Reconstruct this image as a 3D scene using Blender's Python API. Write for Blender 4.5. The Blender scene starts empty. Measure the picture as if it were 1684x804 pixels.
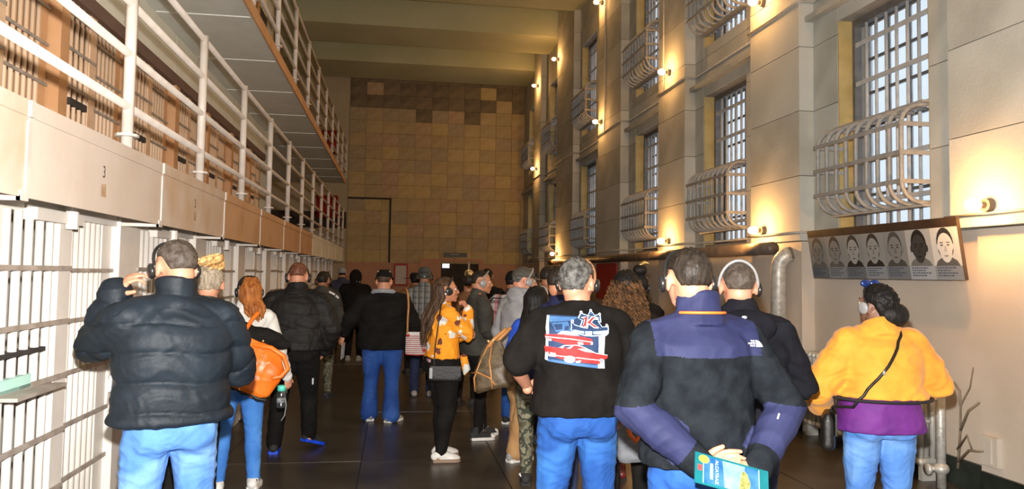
import bpy, bmesh, math, random
import numpy as np
from mathutils import Vector, Matrix, noise as mnoise
from mathutils.bvhtree import BVHTree
from mathutils.geometry import tessellate_polygon

random.seed(7)
rng = np.random.default_rng(11)
SC = bpy.context.scene
COL = SC.collection
R = math.radians

# ------------------------------------------------------------------ camera
cam_data = bpy.data.cameras.new('camera')
cam_data.sensor_width = 36.0
cam_data.lens = 36.0 * 1250.0 / 1684.0
cam_data.shift_y = -0.0101
cam_data.clip_start = 0.05
cam_data.clip_end = 200
cam = bpy.data.objects.new('camera', cam_data)
COL.objects.link(cam)
cam.location = (0, 0, 1.65)
YAW, PITCH, ROLL = 8.73, 3.0, 0.86
cam.rotation_euler = (Matrix.Rotation(R(-YAW), 4, 'Z') @ Matrix.Rotation(R(90 + PITCH), 4, 'X') @ Matrix.Rotation(R(ROLL), 4, 'Z')).to_euler()
SC.camera = cam

# ------------------------------------------------------------------ world, flash, exposure
world = bpy.data.worlds.new('overcast_sky')
SC.world = world
world.use_nodes = True
bg = world.node_tree.nodes['Background']
bg.inputs['Color'].default_value = (0.90, 0.95, 1.0, 1)
bg.inputs['Strength'].default_value = 1.15

fl = bpy.data.lights.new('camera_flash', 'SPOT')
fl.energy = 1500
fl.color = (1.0, 0.965, 0.92)
fl.shadow_soft_size = 0.03
fl.spot_size = R(172)
fl.spot_blend = 0.25
flo = bpy.data.objects.new('camera_flash', fl)
flo.location = (-0.01, 0.06, 1.85)
flo.rotation_euler = (R(92), 0, R(-YAW + 3))
COL.objects.link(flo)
LAMP_POWER = 25.0
LAMP_COLOR = (1.0, 0.46, 0.12)

SC.view_settings.view_transform = 'Standard'
SC.view_settings.look = 'None'
SC.view_settings.gamma = 1.0
SC.view_settings.use_curve_mapping = False
SC.view_settings.exposure = 0.25
try:
    SC.cycles.use_denoising = True
    SC.cycles.max_bounces = 6
    SC.cycles.transparent_max_bounces = 12
    SC.cycles.sample_clamp_indirect = 4.0
except Exception:
    pass

# ------------------------------------------------------------------ materials
MATS = {}
def mat(name, c1, c2=None, rough=0.7, scale=6.0, bump=0.0, bscale=None, metal=0.0, detail=4.0, spec=None, coords='Object', stretch=(1, 1, 1), lo=0.35, hi=0.65, sheen=0.0):
    """Principled material: two colours mixed by noise, and a fine bump."""
    if name in MATS:
        return MATS[name]
    m = bpy.data.materials.new(name)
    m.use_nodes = True
    nt = m.node_tree
    b = nt.nodes['Principled BSDF']
    b.inputs['Roughness'].default_value = rough
    b.inputs['Metallic'].default_value = metal
    if spec is not None:
        b.inputs['Specular IOR Level'].default_value = spec
    if sheen:
        b.inputs['Sheen Weight'].default_value = sheen
    b.inputs['Base Color'].default_value = (*c1, 1)
    tc = nt.nodes.new('ShaderNodeTexCoord')
    mp = nt.nodes.new('ShaderNodeMapping')
    mp.inputs['Scale'].default_value = stretch
    nt.links.new(tc.outputs[coords], mp.inputs['Vector'])
    if c2 is not None:
        n = nt.nodes.new('ShaderNodeTexNoise')
        n.inputs['Scale'].default_value = scale
        n.inputs['Detail'].default_value = detail
        nt.links.new(mp.outputs[0], n.inputs['Vector'])
        r = nt.nodes.new('ShaderNodeValToRGB')
        r.color_ramp.elements[0].position = lo
        r.color_ramp.elements[1].position = hi
        r.color_ramp.elements[0].color = (*c1, 1)
        r.color_ramp.elements[1].color = (*c2, 1)
        nt.links.new(n.outputs['Fac'], r.inputs['Fac'])
        nt.links.new(r.outputs[0], b.inputs['Base Color'])
    if bump:
        n2 = nt.nodes.new('ShaderNodeTexNoise')
        n2.inputs['Scale'].default_value = bscale or scale * 4
        n2.inputs['Detail'].default_value = 3
        nt.links.new(mp.outputs[0], n2.inputs['Vector'])
        bp = nt.nodes.new('ShaderNodeBump')
        bp.inputs['Strength'].default_value = bump
        bp.inputs['Distance'].default_value = 0.01
        nt.links.new(n2.outputs['Fac'], bp.inputs['Height'])
        nt.links.new(bp.outputs[0], b.inputs['Normal'])
    MATS[name] = m
    return m

def emit(name, c, s):
    m = bpy.data.materials.new(name)
    m.use_nodes = True
    nt = m.node_tree
    nt.nodes.clear()
    e = nt.nodes.new('ShaderNodeEmission')
    e.inputs['Color'].default_value = (*c, 1)
    e.inputs['Strength'].default_value = s
    o = nt.nodes.new('ShaderNodeOutputMaterial')
    nt.links.new(e.outputs[0], o.inputs[0])
    return m

def glassy(name, tint=(0.85, 0.9, 0.95), milky=0.15, gloss=0.06):
    """Thin pane: mostly clear, a little milky dust, a little reflection."""
    m = bpy.data.materials.new(name)
    m.use_nodes = True
    nt = m.node_tree
    nt.nodes.clear()
    t = nt.nodes.new('ShaderNodeBsdfTransparent')
    t.inputs[0].default_value = (*tint, 1)
    d = nt.nodes.new('ShaderNodeBsdfTranslucent')
    d.inputs[0].default_value = (0.8, 0.82, 0.85, 1)
    g = nt.nodes.new('ShaderNodeBsdfGlossy')
    g.inputs['Roughness'].default_value = 0.15
    m1 = nt.nodes.new('ShaderNodeMixShader')
    n = nt.nodes.new('ShaderNodeTexNoise')
    n.inputs['Scale'].default_value = 3.0
    tc = nt.nodes.new('ShaderNodeTexCoord')
    nt.links.new(tc.outputs['Object'], n.inputs['Vector'])
    mm = nt.nodes.new('ShaderNodeMath')
    mm.operation = 'MULTIPLY'
    mm.inputs[1].default_value = milky * 2
    nt.links.new(n.outputs['Fac'], mm.inputs[0])
    nt.links.new(mm.outputs[0], m1.inputs[0])
    nt.links.new(t.outputs[0], m1.inputs[1])
    nt.links.new(d.outputs[0], m1.inputs[2])
    m2 = nt.nodes.new('ShaderNodeMixShader')
    m2.inputs[0].default_value = gloss
    nt.links.new(m1.outputs[0], m2.inputs[1])
    nt.links.new(g.outputs[0], m2.inputs[2])
    o = nt.nodes.new('ShaderNodeOutputMaterial')
    nt.links.new(m2.outputs[0], o.inputs[0])
    return m

def ramp_mat(name, build, rough=0.8, bump=0.0):
    """Material whose base colour comes from build(nt, objectcoord_socket) -> colour socket."""
    m = bpy.data.materials.new(name)
    m.use_nodes = True
    nt = m.node_tree
    b = nt.nodes['Principled BSDF']
    b.inputs['Roughness'].default_value = rough
    tc = nt.nodes.new('ShaderNodeTexCoord')
    nt.links.new(build(nt, tc.outputs['Object']), b.inputs['Base Color'])
    return m

def _noise(nt, v, scale, detail=3):
    n = nt.nodes.new('ShaderNodeTexNoise')
    n.inputs['Scale'].default_value = scale
    n.inputs['Detail'].default_value = detail
    nt.links.new(v, n.inputs['Vector'])
    return n.outputs['Fac']

def _ramp(nt, fac, stops, const=False):
    r = nt.nodes.new('ShaderNodeValToRGB')
    cr = r.color_ramp
    if const:
        cr.interpolation = 'CONSTANT'
    while len(cr.elements) < len(stops):
        cr.elements.new(0.5)
    for e, (p, c) in zip(cr.elements, stops):
        e.position = p
        e.color = (*c, 1)
    nt.links.new(fac, r.inputs['Fac'])
    return r.outputs[0]

def _mix(nt, fac, a, b):
    x = nt.nodes.new('ShaderNodeMix')
    x.data_type = 'RGBA'
    for s, sock in ((fac, x.inputs[0]), (a, x.inputs[6]), (b, x.inputs[7])):
        if isinstance(s, tuple):
            sock.default_value = (*s, 1)
        else:
            nt.links.new(s, sock)
    return x.outputs[2]

def _math(nt, op, a, b=None):
    x = nt.nodes.new('ShaderNodeMath')
    x.operation = op
    for i, s in enumerate((a, b)):
        if s is None:
            continue
        if isinstance(s, (int, float)):
            x.inputs[i].default_value = s
        else:
            nt.links.new(s, x.inputs[i])
    return x.outputs[0]

def m_plaid(name, base, dark, lite, freq=14.0):
    def b(nt, v):
        s = nt.nodes.new('ShaderNodeSeparateXYZ')
        nt.links.new(v, s.inputs[0])
        sx = _math(nt, 'FRACT', _math(nt, 'MULTIPLY', _math(nt, 'ADD', s.outputs[0], 9.0), freq))
        sz = _math(nt, 'FRACT', _math(nt, 'MULTIPLY', _math(nt, 'ADD', s.outputs[2], 9.0), freq))
        fx = _math(nt, 'LESS_THAN', sx, 0.3)
        fz = _math(nt, 'LESS_THAN', sz, 0.3)
        gx = _math(nt, 'GREATER_THAN', sx, 0.72)
        c = _mix(nt, _math(nt, 'MULTIPLY', fx, 0.7), base, dark)
        c = _mix(nt, _math(nt, 'MULTIPLY', fz, 0.7), c, dark)
        return _mix(nt, _math(nt, 'MULTIPLY', gx, 0.5), c, lite)
    return ramp_mat(name, b)

def m_camo(name):
    def b(nt, v):
        a = _ramp(nt, _noise(nt, v, 11), [(0, (0.09, 0.08, 0.05)), (0.45, (0.18, 0.17, 0.11)), (0.53, (0.04, 0.045, 0.03)), (0.62, (0.24, 0.22, 0.15))], True)
        return a
    return ramp_mat(name, b, 0.85)

def m_floral(name):
    def b(nt, v):
        vo = nt.nodes.new('ShaderNodeTexVoronoi')
        vo.inputs['Scale'].default_value = 10.5
        nz = nt.nodes.new('ShaderNodeTexNoise')
        nz.inputs['Scale'].default_value = 22
        nt.links.new(v, nz.inputs['Vector'])
        wv = nt.nodes.new('ShaderNodeVectorMath')
        wv.operation = 'MULTIPLY_ADD'
        nt.links.new(nz.outputs['Color'], wv.inputs[0])
        wv.inputs[1].default_value = (0.07, 0.07, 0.07)
        nt.links.new(v, wv.inputs[2])
        nt.links.new(wv.outputs[0], vo.inputs['Vector'])
        sep = nt.nodes.new('ShaderNodeSeparateColor')
        nt.links.new(vo.outputs['Color'], sep.inputs[0])
        white = _math(nt, 'MULTIPLY', _math(nt, 'LESS_THAN', vo.outputs['Distance'], 0.46), _math(nt, 'LESS_THAN', sep.outputs[0], 0.50))
        core = _math(nt, 'MULTIPLY', _math(nt, 'LESS_THAN', vo.outputs['Distance'], 0.13), _math(nt, 'LESS_THAN', sep.outputs[0], 0.38))
        dark = _math(nt, 'MULTIPLY', _math(nt, 'LESS_THAN', vo.outputs['Distance'], 0.34), _math(nt, 'GREATER_THAN', sep.outputs[0], 0.62))
        c = _mix(nt, dark, (0.95, 0.33, 0.012), (0.16, 0.04, 0.02))
        c = _mix(nt, white, c, (0.75, 0.74, 0.68))
        return _mix(nt, core, c, (0.35, 0.42, 0.55))
    return ramp_mat(name, b)

def m_denim(name, c1, c2, fade):
    def b(nt, v):
        s = nt.nodes.new('ShaderNodeSeparateXYZ')
        nt.links.new(v, s.inputs[0])
        a = _ramp(nt, _noise(nt, v, 5.0, 5), [(0.35, c1), (0.68, c2)])
        n2 = _ramp(nt, _noise(nt, v, 3.0, 2), [(0.52, (0, 0, 0)), (0.70, (1, 1, 1))])
        m = nt.nodes.new('ShaderNodeMapping')
        m.inputs['Scale'].default_value = (90, 90, 500)
        nt.links.new(v, m.inputs[0])
        w = _ramp(nt, _noise(nt, m.outputs[0], 1.0, 1), [(0.3, (0.86, 0.86, 0.86)), (0.7, (1.06, 1.06, 1.06))])
        c = _mix(nt, n2, a, fade)
        mx = nt.nodes.new('ShaderNodeMix')
        mx.data_type = 'RGBA'
        mx.blend_type = 'MULTIPLY'
        mx.inputs[0].default_value = 1.0
        nt.links.new(c, mx.inputs[6])
        nt.links.new(w, mx.inputs[7])
        return mx.outputs[2]
    return ramp_mat(name, b, 0.85)

# ------------------------------------------------------------------ object helpers
def link(name, me, parent=None, loc=(0, 0, 0), rot=None):
    o = bpy.data.objects.new(name, me)
    COL.objects.link(o)
    o.location = loc
    if rot is not None:
        o.rotation_euler = rot
    if parent is not None:
        o.parent = parent
    return o

def mesh(name, v, f, mats=None, smooth=False):
    me = bpy.data.meshes.new(name)
    me.from_pydata([tuple(map(float, p)) for p in v], [], [tuple(int(i) for i in q) for q in f])
    me.update()
    for m in (mats if isinstance(mats, (list, tuple)) else [mats] if mats else []):
        me.materials.append(m)
    if smooth:
        me.polygons.foreach_set('use_smooth', [True] * len(me.polygons))
    return me

def thing(name, label, cat, loc=(0, 0, 0), rotz=0.0, group=None, kind=None):
    o = bpy.data.objects.new(name, None)
    o.empty_display_size = 0.1
    COL.objects.link(o)
    o.location = loc
    o.rotation_euler = (0, 0, rotz)
    tag(o, label, cat, group, kind)
    return o

def tag(o, label=None, cat=None, group=None, kind=None):
    if label: o['label'] = label
    if cat: o['category'] = cat
    if group: o['group'] = group
    if kind: o['kind'] = kind
    return o

class MB:
    """Collects primitive pieces into one mesh."""
    def __init__(s):
        s.v, s.f, s.m, s.n = [], [], [], 0
    def add(s, v, f, mi=0):
        s.v.extend(v)
        s.f.extend([tuple(i + s.n for i in q) for q in f])
        s.m.extend([mi] * len(f))
        s.n += len(v)
        return s
    def box(s, x0, x1, y0, y1, z0, z1, mi=0):
        v = [(x0, y0, z0), (x1, y0, z0), (x1, y1, z0), (x0, y1, z0), (x0, y0, z1), (x1, y0, z1), (x1, y1, z1), (x0, y1, z1)]
        f = [(3, 2, 1, 0), (4, 5, 6, 7), (0, 1, 5, 4), (1, 2, 6, 5), (2, 3, 7, 6), (3, 0, 4, 7)]
        return s.add(v, f, mi)
    def tube(s, pts, rad, n=10, mi=0, caps=True, squash=None):
        v, f = tube_geo(pts, rad, n, caps, squash)
        return s.add(v, f, mi)
    def ell(s, c, r, mi=0, M=None, nu=16, nv=10):
        v, f = ell_geo(c, r, M, nu, nv)
        return s.add(v, f, mi)
    def mesh(s, name, mats, smooth=False):
        me = mesh(name, s.v, s.f, mats, smooth)
        if any(s.m):
            me.polygons.foreach_set('material_index', s.m)
        return me

def tube_geo(pts, rad, n=10, caps=True, squash=None):
    """Closed tube along pts; rad one number or one per point; rounded ends when caps='round'."""
    P = [Vector(p) for p in pts]
    if not isinstance(rad, (list, tuple)):
        rad = [rad] * len(P)
    rad = list(rad)
    if caps == 'round':
        d0 = (P[0] - P[1]).normalized()
        d1 = (P[-1] - P[-2]).normalized()
        pre = [(P[0] + d0 * rad[0] * math.sin(a), rad[0] * math.cos(a)) for a in (R(80), R(50), R(25))]
        post = [(P[-1] + d1 * rad[-1] * math.sin(a), rad[-1] * math.cos(a)) for a in (R(25), R(50), R(80))]
        P = [p for p, _ in pre] + P + [p for p, _ in post]
        rad = [r for _, r in pre] + rad + [r for _, r in post]
    v, f = [], []
    t0 = (P[1] - P[0]).normalized()
    up = Vector((0, 0, 1)) if abs(t0.z) < 0.9 else Vector((1, 0, 0))
    a = t0.cross(up).normalized()
    for i, p in enumerate(P):
        if i == 0: t = P[1] - P[0]
        elif i == len(P) - 1: t = P[-1] - P[-2]
        else:
            t = (P[i] - P[i - 1]).normalized() + (P[i + 1] - P[i]).normalized()
        t.normalize()
        a = (a - t * a.dot(t)).normalized()
        b = t.cross(a)
        for k in range(n):
            q = 2 * math.pi * k / n
            d = a * math.cos(q) + b * math.sin(q)
            if squash is not None:
                d = Vector((d.x * squash[0], d.y * squash[1], d.z * squash[2]))
            v.append(tuple(p + d * rad[i]))
    m = len(P)
    for i in range(m - 1):
        for k in range(n):
            f.append((i * n + k, i * n + (k + 1) % n, (i + 1) * n + (k + 1) % n, (i + 1) * n + k))
    if caps:
        f.append(tuple(reversed(range(n))))
        f.append(tuple((m - 1) * n + k for k in range(n)))
    return v, f

def ell_geo(c, r, M=None, nu=16, nv=10):
    v, f = [], []
    c = Vector(c)
    def put(x, y, z):
        p = Vector((x * r[0], y * r[1], z * r[2]))
        if M is not None: p = M @ p
        v.append(tuple(c + p))
    put(0, 0, -1)
    for j in range(1, nv):
        a = -math.pi / 2 + math.pi * j / nv
        for i in range(nu):
            b = 2 * math.pi * i / nu
            put(math.cos(a) * math.cos(b), math.cos(a) * math.sin(b), math.sin(a))
    put(0, 0, 1)
    for i in range(nu):
        f.append((0, 1 + (i + 1) % nu, 1 + i))
    for j in range(nv - 2):
        for i in range(nu):
            a, b = 1 + j * nu + i, 1 + j * nu + (i + 1) % nu
            f.append((a, b, b + nu, a + nu))
    t = len(v) - 1
    for i in range(nu):
        f.append((t, 1 + (nv - 2) * nu + i, 1 + (nv - 2) * nu + (i + 1) % nu))
    return v, f

def loft_geo(rings, n=24, p=2.3):
    """rings: (cx, cy, z, rx, ry) bottom to top; superellipse sections; closed."""
    v, f = [], []
    for cx, cy, z, rx, ry in rings:
        for k in range(n):
            q = 2 * math.pi * k / n
            c, s = math.cos(q), math.sin(q)
            v.append((cx + rx * math.copysign(abs(c) ** (2 / p), c), cy + ry * math.copysign(abs(s) ** (2 / p), s), z))
    m = len(rings)
    for i in range(m - 1):
        for k in range(n):
            f.append((i * n + k, i * n + (k + 1) % n, (i + 1) * n + (k + 1) % n, (i + 1) * n + k))
    f.append(tuple(reversed(range(n))))
    f.append(tuple((m - 1) * n + k for k in range(n)))
    return v, f

def box_obj(name, x0, x1, y0, y1, z0, z1, m, parent=None):
    return link(name, MB().box(x0, x1, y0, y1, z0, z1).mesh(name, m), parent)

_cache = {}
def unit_box(sx, sy, sz, m, key='box'):
    """Shared box mesh centred on the origin."""
    k = (key, round(sx, 4), round(sy, 4), round(sz, 4), m.name)
    if k not in _cache:
        _cache[k] = MB().box(-sx / 2, sx / 2, -sy / 2, sy / 2, -sz / 2, sz / 2).mesh(key, m)
    return _cache[k]

def rod_mesh(L, r, m, axis='z', n=10):
    k = ('rod', round(L, 4), r, m.name, axis, n)
    if k not in _cache:
        d = {'x': (1, 0, 0), 'y': (0, 1, 0), 'z': (0, 0, 1)}[axis]
        h = L / 2
        _cache[k] = MB().tube([(-d[0] * h, -d[1] * h, -d[2] * h), (d[0] * h, d[1] * h, d[2] * h)], r, n).mesh('rod', m, False)
        me = _cache[k]
        me.polygons.foreach_set('use_smooth', [len(p.vertices) == 4 for p in me.polygons])
    return _cache[k]

def text_mesh(body, size, m, extrude=0.0):
    c = bpy.data.curves.new('lettering', 'FONT')
    c.body = body
    c.size = size
    c.extrude = extrude
    c.align_x = 'CENTER'
    c.align_y = 'CENTER'
    c.resolution_u = 3
    o = bpy.data.objects.new('lettering', c)
    COL.objects.link(o)
    dg = bpy.context.evaluated_depsgraph_get()
    me = bpy.data.meshes.new_from_object(o.evaluated_get(dg))
    bpy.data.objects.remove(o)
    bpy.data.curves.remove(c)
    me.materials.clear()
    me.materials.append(m)
    return me
# ------------------------------------------------------------------ materials of the building
M_floor = mat('floor_stone', (0.040, 0.033, 0.026), (0.075, 0.062, 0.048), rough=0.33, scale=2.2, bump=0.12, bscale=18, detail=6)
M_joint = mat('floor_joint', (0.018, 0.015, 0.012), (0.03, 0.025, 0.02), rough=0.7)
M_concrete = mat('grey_concrete', (0.40, 0.40, 0.365), (0.50, 0.50, 0.455), rough=0.85, scale=1.6, bump=0.25, bscale=40, detail=8)
M_concrete_b = mat('grey_concrete_pale', (0.45, 0.45, 0.415), (0.53, 0.53, 0.485), rough=0.85, scale=1.2, bump=0.25, bscale=40, detail=8)
M_concrete_c = mat('grey_concrete_worn', (0.37, 0.365, 0.325), (0.47, 0.465, 0.42), rough=0.85, scale=2.5, bump=0.3, bscale=30, detail=8)
M_mortar = mat('mortar', (0.24, 0.22, 0.19), (0.30, 0.28, 0.24), rough=0.9)
M_wallpaint = mat('lower_wall_paint', (0.50, 0.42, 0.34), (0.58, 0.50, 0.42), rough=0.7, scale=1.5, bump=0.1, bscale=30)
M_salmon = mat('salmon_paint', (0.46, 0.23, 0.14), (0.52, 0.28, 0.18), rough=0.7, scale=1.0)
M_stone = [mat('back_block_%d' % i, c, d, rough=0.9, scale=2.5 + i, bump=0.3, bscale=25, detail=7) for i, (c, d) in enumerate([
    ((0.418, 0.315, 0.165), (0.504, 0.393, 0.209)), ((0.447, 0.339, 0.174), (0.534, 0.418, 0.225)), ((0.389, 0.299, 0.165), (0.476, 0.379, 0.209)),
    ((0.476, 0.362, 0.156), (0.563, 0.440, 0.225)), ((0.432, 0.299, 0.174), (0.504, 0.379, 0.243)), ((0.367, 0.291, 0.183), (0.432, 0.355, 0.235))])]
M_stone += [mat('back_block_sooty', (0.12, 0.10, 0.07), (0.24, 0.19, 0.12), rough=0.95, scale=3, bump=0.3, bscale=25, detail=7), mat('back_block_sooty_b', (0.16, 0.13, 0.085), (0.27, 0.21, 0.135), rough=0.95, scale=4, bump=0.3, bscale=25, detail=7)]  # two darker stones, mixed in more often towards the top rows
M_ceil = mat('ceiling_plaster', (0.44, 0.45, 0.28), (0.50, 0.51, 0.34), rough=0.9, scale=0.8, bump=0.1)
M_plaster = mat('end_plaster', (0.42, 0.36, 0.25), (0.47, 0.41, 0.30), rough=0.9, scale=1.0)
M_baseboard = mat('black_green_baseboard', (0.008, 0.014, 0.010), (0.02, 0.028, 0.022), rough=0.45, scale=5)
M_white = mat('white_cell_paint', (0.66, 0.61, 0.55), (0.72, 0.67, 0.61), rough=0.5, scale=4, bump=0.12, bscale=30)
M_flat = mat('worn_crossbar_paint', (0.27, 0.22, 0.18), (0.42, 0.36, 0.31), rough=0.55, scale=8)
M_pink = mat('gallery_paint', (0.60, 0.50, 0.41), (0.66, 0.57, 0.49), rough=0.6, scale=2.2, bump=0.12, bscale=20, detail=7, lo=0.3, hi=0.7)
M_pinkrust = mat('gallery_paint_stained', (0.56, 0.40, 0.27), (0.64, 0.53, 0.44), rough=0.6, scale=3.5, bump=0.12, detail=7)
M_lamptint = mat('gallery_paint_lamplit', (0.52, 0.29, 0.14), (0.60, 0.38, 0.22), rough=0.6, scale=2.5, bump=0.1, detail=7)  # gallery paint with the orange lamplight put into its colour
M_orange = mat('upper_cell_paint_lamplit', (0.56, 0.29, 0.13), (0.64, 0.37, 0.19), rough=0.6, scale=2.5)  # cell paint made more orange, lamp glow included in the colour
M_barorange = mat('upper_bar_paint_lamplit', (0.68, 0.45, 0.28), (0.75, 0.53, 0.36), rough=0.55, scale=5)  # bars likewise carry the warm lamp glow in their base colour
M_rail = mat('rail_paint', (0.58, 0.50, 0.43), (0.66, 0.59, 0.53), rough=0.5, scale=6)
M_soffit = mat('soffit_grey', (0.62, 0.64, 0.60), (0.68, 0.70, 0.66), rough=0.85, scale=4, bump=0.1)
M_soffit_line = mat('soffit_joint_paint', (0.80, 0.81, 0.78), (0.84, 0.85, 0.82), rough=0.7)
M_panelgrey = mat('grey_cell_panel', (0.74, 0.73, 0.61), (0.80, 0.79, 0.67), rough=0.85, scale=3)
M_band = mat('brown_lintel', (0.13, 0.075, 0.055), (0.17, 0.10, 0.075), rough=0.6, scale=4)
M_cellin = mat('cell_inside', (0.30, 0.24, 0.19), (0.36, 0.30, 0.25), rough=0.9, scale=2)
M_dark = mat('dark_gap', (0.03, 0.025, 0.022), (0.05, 0.04, 0.035), rough=0.9)
M_steel = mat('window_steel', (0.40, 0.395, 0.39), (0.50, 0.495, 0.49), rough=0.55, scale=8, bump=0.2)
M_steeldark = mat('window_frame_steel', (0.09, 0.085, 0.08), (0.14, 0.13, 0.12), rough=0.6, scale=8)
M_basket = mat('basket_steel', (0.25, 0.24, 0.225), (0.33, 0.32, 0.30), rough=0.5, scale=10, bump=0.2)
M_yellowjamb = mat('ochre_jamb_paint', (0.38, 0.27, 0.09), (0.46, 0.34, 0.14), rough=0.8, scale=5)
M_pane = glassy('window_glass', (0.85, 0.9, 0.95), 0.3)
M_pipe = mat('grey_pipe', (0.34, 0.32, 0.29), (0.44, 0.42, 0.39), rough=0.5, scale=9, bump=0.2)
M_pipesilver = mat('silver_pipe', (0.42, 0.41, 0.38), (0.62, 0.60, 0.56), rough=0.42, scale=18, metal=0.35, bump=0.3, bscale=40)
M_pipedark = mat('dark_pipe', (0.07, 0.055, 0.045), (0.12, 0.09, 0.07), rough=0.5, scale=6)
M_radiator = mat('radiator_silver', (0.46, 0.45, 0.41), (0.58, 0.57, 0.53), rough=0.45, scale=9, metal=0.3, bump=0.2)
M_bulb = emit('warm_bulb', (1.0, 0.56, 0.20), 130)
M_socket = mat('lamp_socket', (0.10, 0.07, 0.05), (0.16, 0.12, 0.09), rough=0.5)
M_red = mat('red_board', (0.38, 0.018, 0.012), (0.45, 0.03, 0.02), rough=0.6, scale=3)
M_black = mat('black_board', (0.012, 0.012, 0.012), (0.02, 0.02, 0.02), rough=0.4)
M_ink = mat('dark_ink', (0.05, 0.04, 0.035), rough=0.8)
M_inkwhite = mat('white_ink', (0.75, 0.75, 0.72), rough=0.6)

XR, XP = 4.55, 4.38          # right wall plane and the face of its pilasters
XL, X1, X2 = -1.43, -1.64, -2.40   # gallery edge, ground cells, upper cells
YB, YN, ZC = 27.0, -2.6, 9.5
BEAM = 8.40

# ------------------------------------------------------------------ floor of large slabs
floor = link('floor', MB().box(-4.6, 5.6, YN - 0.2, YB + 0.3, -0.25, -0.012).mesh('floor', M_joint))
tag(floor, kind='structure')
xs = [-4.97 + 1.18 * i for i in range(10)]
ys = [YN + 2.36 * i for i in range(13)]
for i, x0 in enumerate(xs):
    if x0 > 5.0 or x0 < -3.9 + 1.0: continue
    for j, y0 in enumerate(ys):
        o = link('slab', unit_box(1.172, 2.352, 0.03, M_floor, 'slab'), floor, (x0 + 0.59, y0 + 1.18, -0.015 + 0.0015 * ((i * 7 + j * 5) % 3 - 1)))

# ------------------------------------------------------------------ ceiling, beams, near end wall
ceil = link('ceiling', MB().box(-4.6, 5.6, YN - 0.2, YB + 0.3, ZC, ZC + 0.2).mesh('ceiling', M_ceil))
tag(ceil, kind='structure')
for y0, y1 in ((24.55, 26.7), (20.85, 22.6), (17.0, 18.7), (12.6, 14.3), (8.2, 9.9), (3.8, 5.5), (-0.6, 1.1)):
    b = link('beam', MB().box(-4.4, XR + 0.15, y0, y1, BEAM, ZC - 0.001).mesh('beam', M_ceil), ceil)
w = link('wall_near', MB().box(-4.6, 5.6, YN - 0.2, YN, -0.01, ZC).mesh('wall_near', M_concrete_c))
tag(w, kind='structure')

# ------------------------------------------------------------------ back wall of stone blocks
wb = MB().box(-4.6, 5.6, YB + 0.10, YB + 0.3, -0.01, ZC)
wall_back = link('wall_back', wb.mesh('wall_back', M_mortar))
tag(wall_back, kind='structure')
zc0, bw, bh = 1.98, 0.575, 0.455
rec = (-1.67, -0.17, zc0, 4.25)           # blocked-up doorway, set back
blk = {}
for row in range(15):
    z0 = zc0 + row * bh
    z1 = min(z0 + bh, BEAM + 0.25)
    x0 = -1.67
    k = 0
    while x0 < XR + 0.2:
        wd = bw
        x1 = min(x0 + wd, XR + 0.25)
        dep = 0.10 + 0.006 * rng.random()
        yb = YB
        if x0 < rec[1] - 0.2 and z1 < rec[3] + 0.1:
            x1 = min(x1, rec[1] - 0.06)
            if x0 >= rec[1] - 0.3: x1 = rec[1] - 0.06
            yb = YB + 0.055
            dep = 0.05
        q = MB().box(-(x1 - x0) / 2 + 0.004, (x1 - x0) / 2 - 0.004, -dep / 2, dep / 2, -(z1 - z0) / 2 + 0.004, (z1 - z0) / 2 - 0.004)
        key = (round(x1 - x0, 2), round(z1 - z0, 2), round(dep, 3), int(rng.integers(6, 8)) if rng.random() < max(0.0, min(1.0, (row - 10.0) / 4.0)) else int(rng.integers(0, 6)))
        if key not in blk:
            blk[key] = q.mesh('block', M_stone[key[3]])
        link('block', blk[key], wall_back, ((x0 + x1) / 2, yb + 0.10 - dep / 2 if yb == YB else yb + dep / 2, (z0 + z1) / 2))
        x0 = x1 if not (yb != YB and x1 == rec[1] - 0.06) else rec[1]
        k += 1
# dark border of the blocked doorway, painted dado, plaster bay behind the galleries
MBd = MB().box(rec[0], rec[1], YB + 0.02, YB + 0.10, rec[3] - 0.05, rec[3]).box(rec[1] - 0.055, rec[1], YB + 0.02, YB + 0.10, rec[2], rec[3])
link('doorway_border', MBd.mesh('doorway_border', M_dark), wall_back)
DX0, DX1, DZ = 1.62, 2.95, 2.10
link('dado', MB().box(-1.67, DX0, YB - 0.012, YB + 0.10, 0.0, zc0 - 0.004).box(DX1, XR + 0.2, YB - 0.012, YB + 0.10, 0.0, zc0 - 0.004).mesh('dado', M_salmon), wall_back)
link('plaster_bay', MB().box(-4.6, -1.68, YB - 0.02, YB + 0.10, 0, ZC).mesh('plaster_bay', M_plaster), wall_back)
link('band', MB().box(-4.6, -1.70, YB - 0.03, YB - 0.02, 3.15, 3.72).mesh('band', M_dark), wall_back)

# far doorway: salmon frame, dark leaf with small lit panes
dr = thing('door_1', None, None, (DX0, YB - 0.02, 0), kind='structure')
def local(o, parent):
    o.location = Vector(o.location) - parent.location
    return o
local(box_obj('leaf', DX0, DX1, YB + 0.02, YB + 0.06, 0, DZ, M_dark, dr), dr)
local(link('frame', MB().box(DX0 - 0.75, DX0, YB - 0.06, YB + 0.05, 0, DZ + 0.05).box(DX1, DX1 + 0.16, YB - 0.06, YB + 0.05, 0, DZ + 0.05).box(DX0, DX1, YB - 0.06, YB + 0.05, DZ - 0.05, DZ + 0.05).mesh('frame', M_salmon), dr), dr)
M_litpane = emit('daylit_pane', (0.85, 0.93, 1.0), 1.4)
for i in range(3):
    for zz, h in ((1.98, 0.05), (1.83, 0.14)):
        local(box_obj('pane', DX0 + 0.05 + i * 0.085, DX0 + 0.05 + i * 0.085 + 0.075, YB, YB + 0.02, zz, zz + h, M_litpane, dr), dr)
local(box_obj('door_post', 2.58, 2.64, YB - 0.01, YB + 0.03, 0, 2.05, M_panelgrey, dr), dr)

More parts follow.
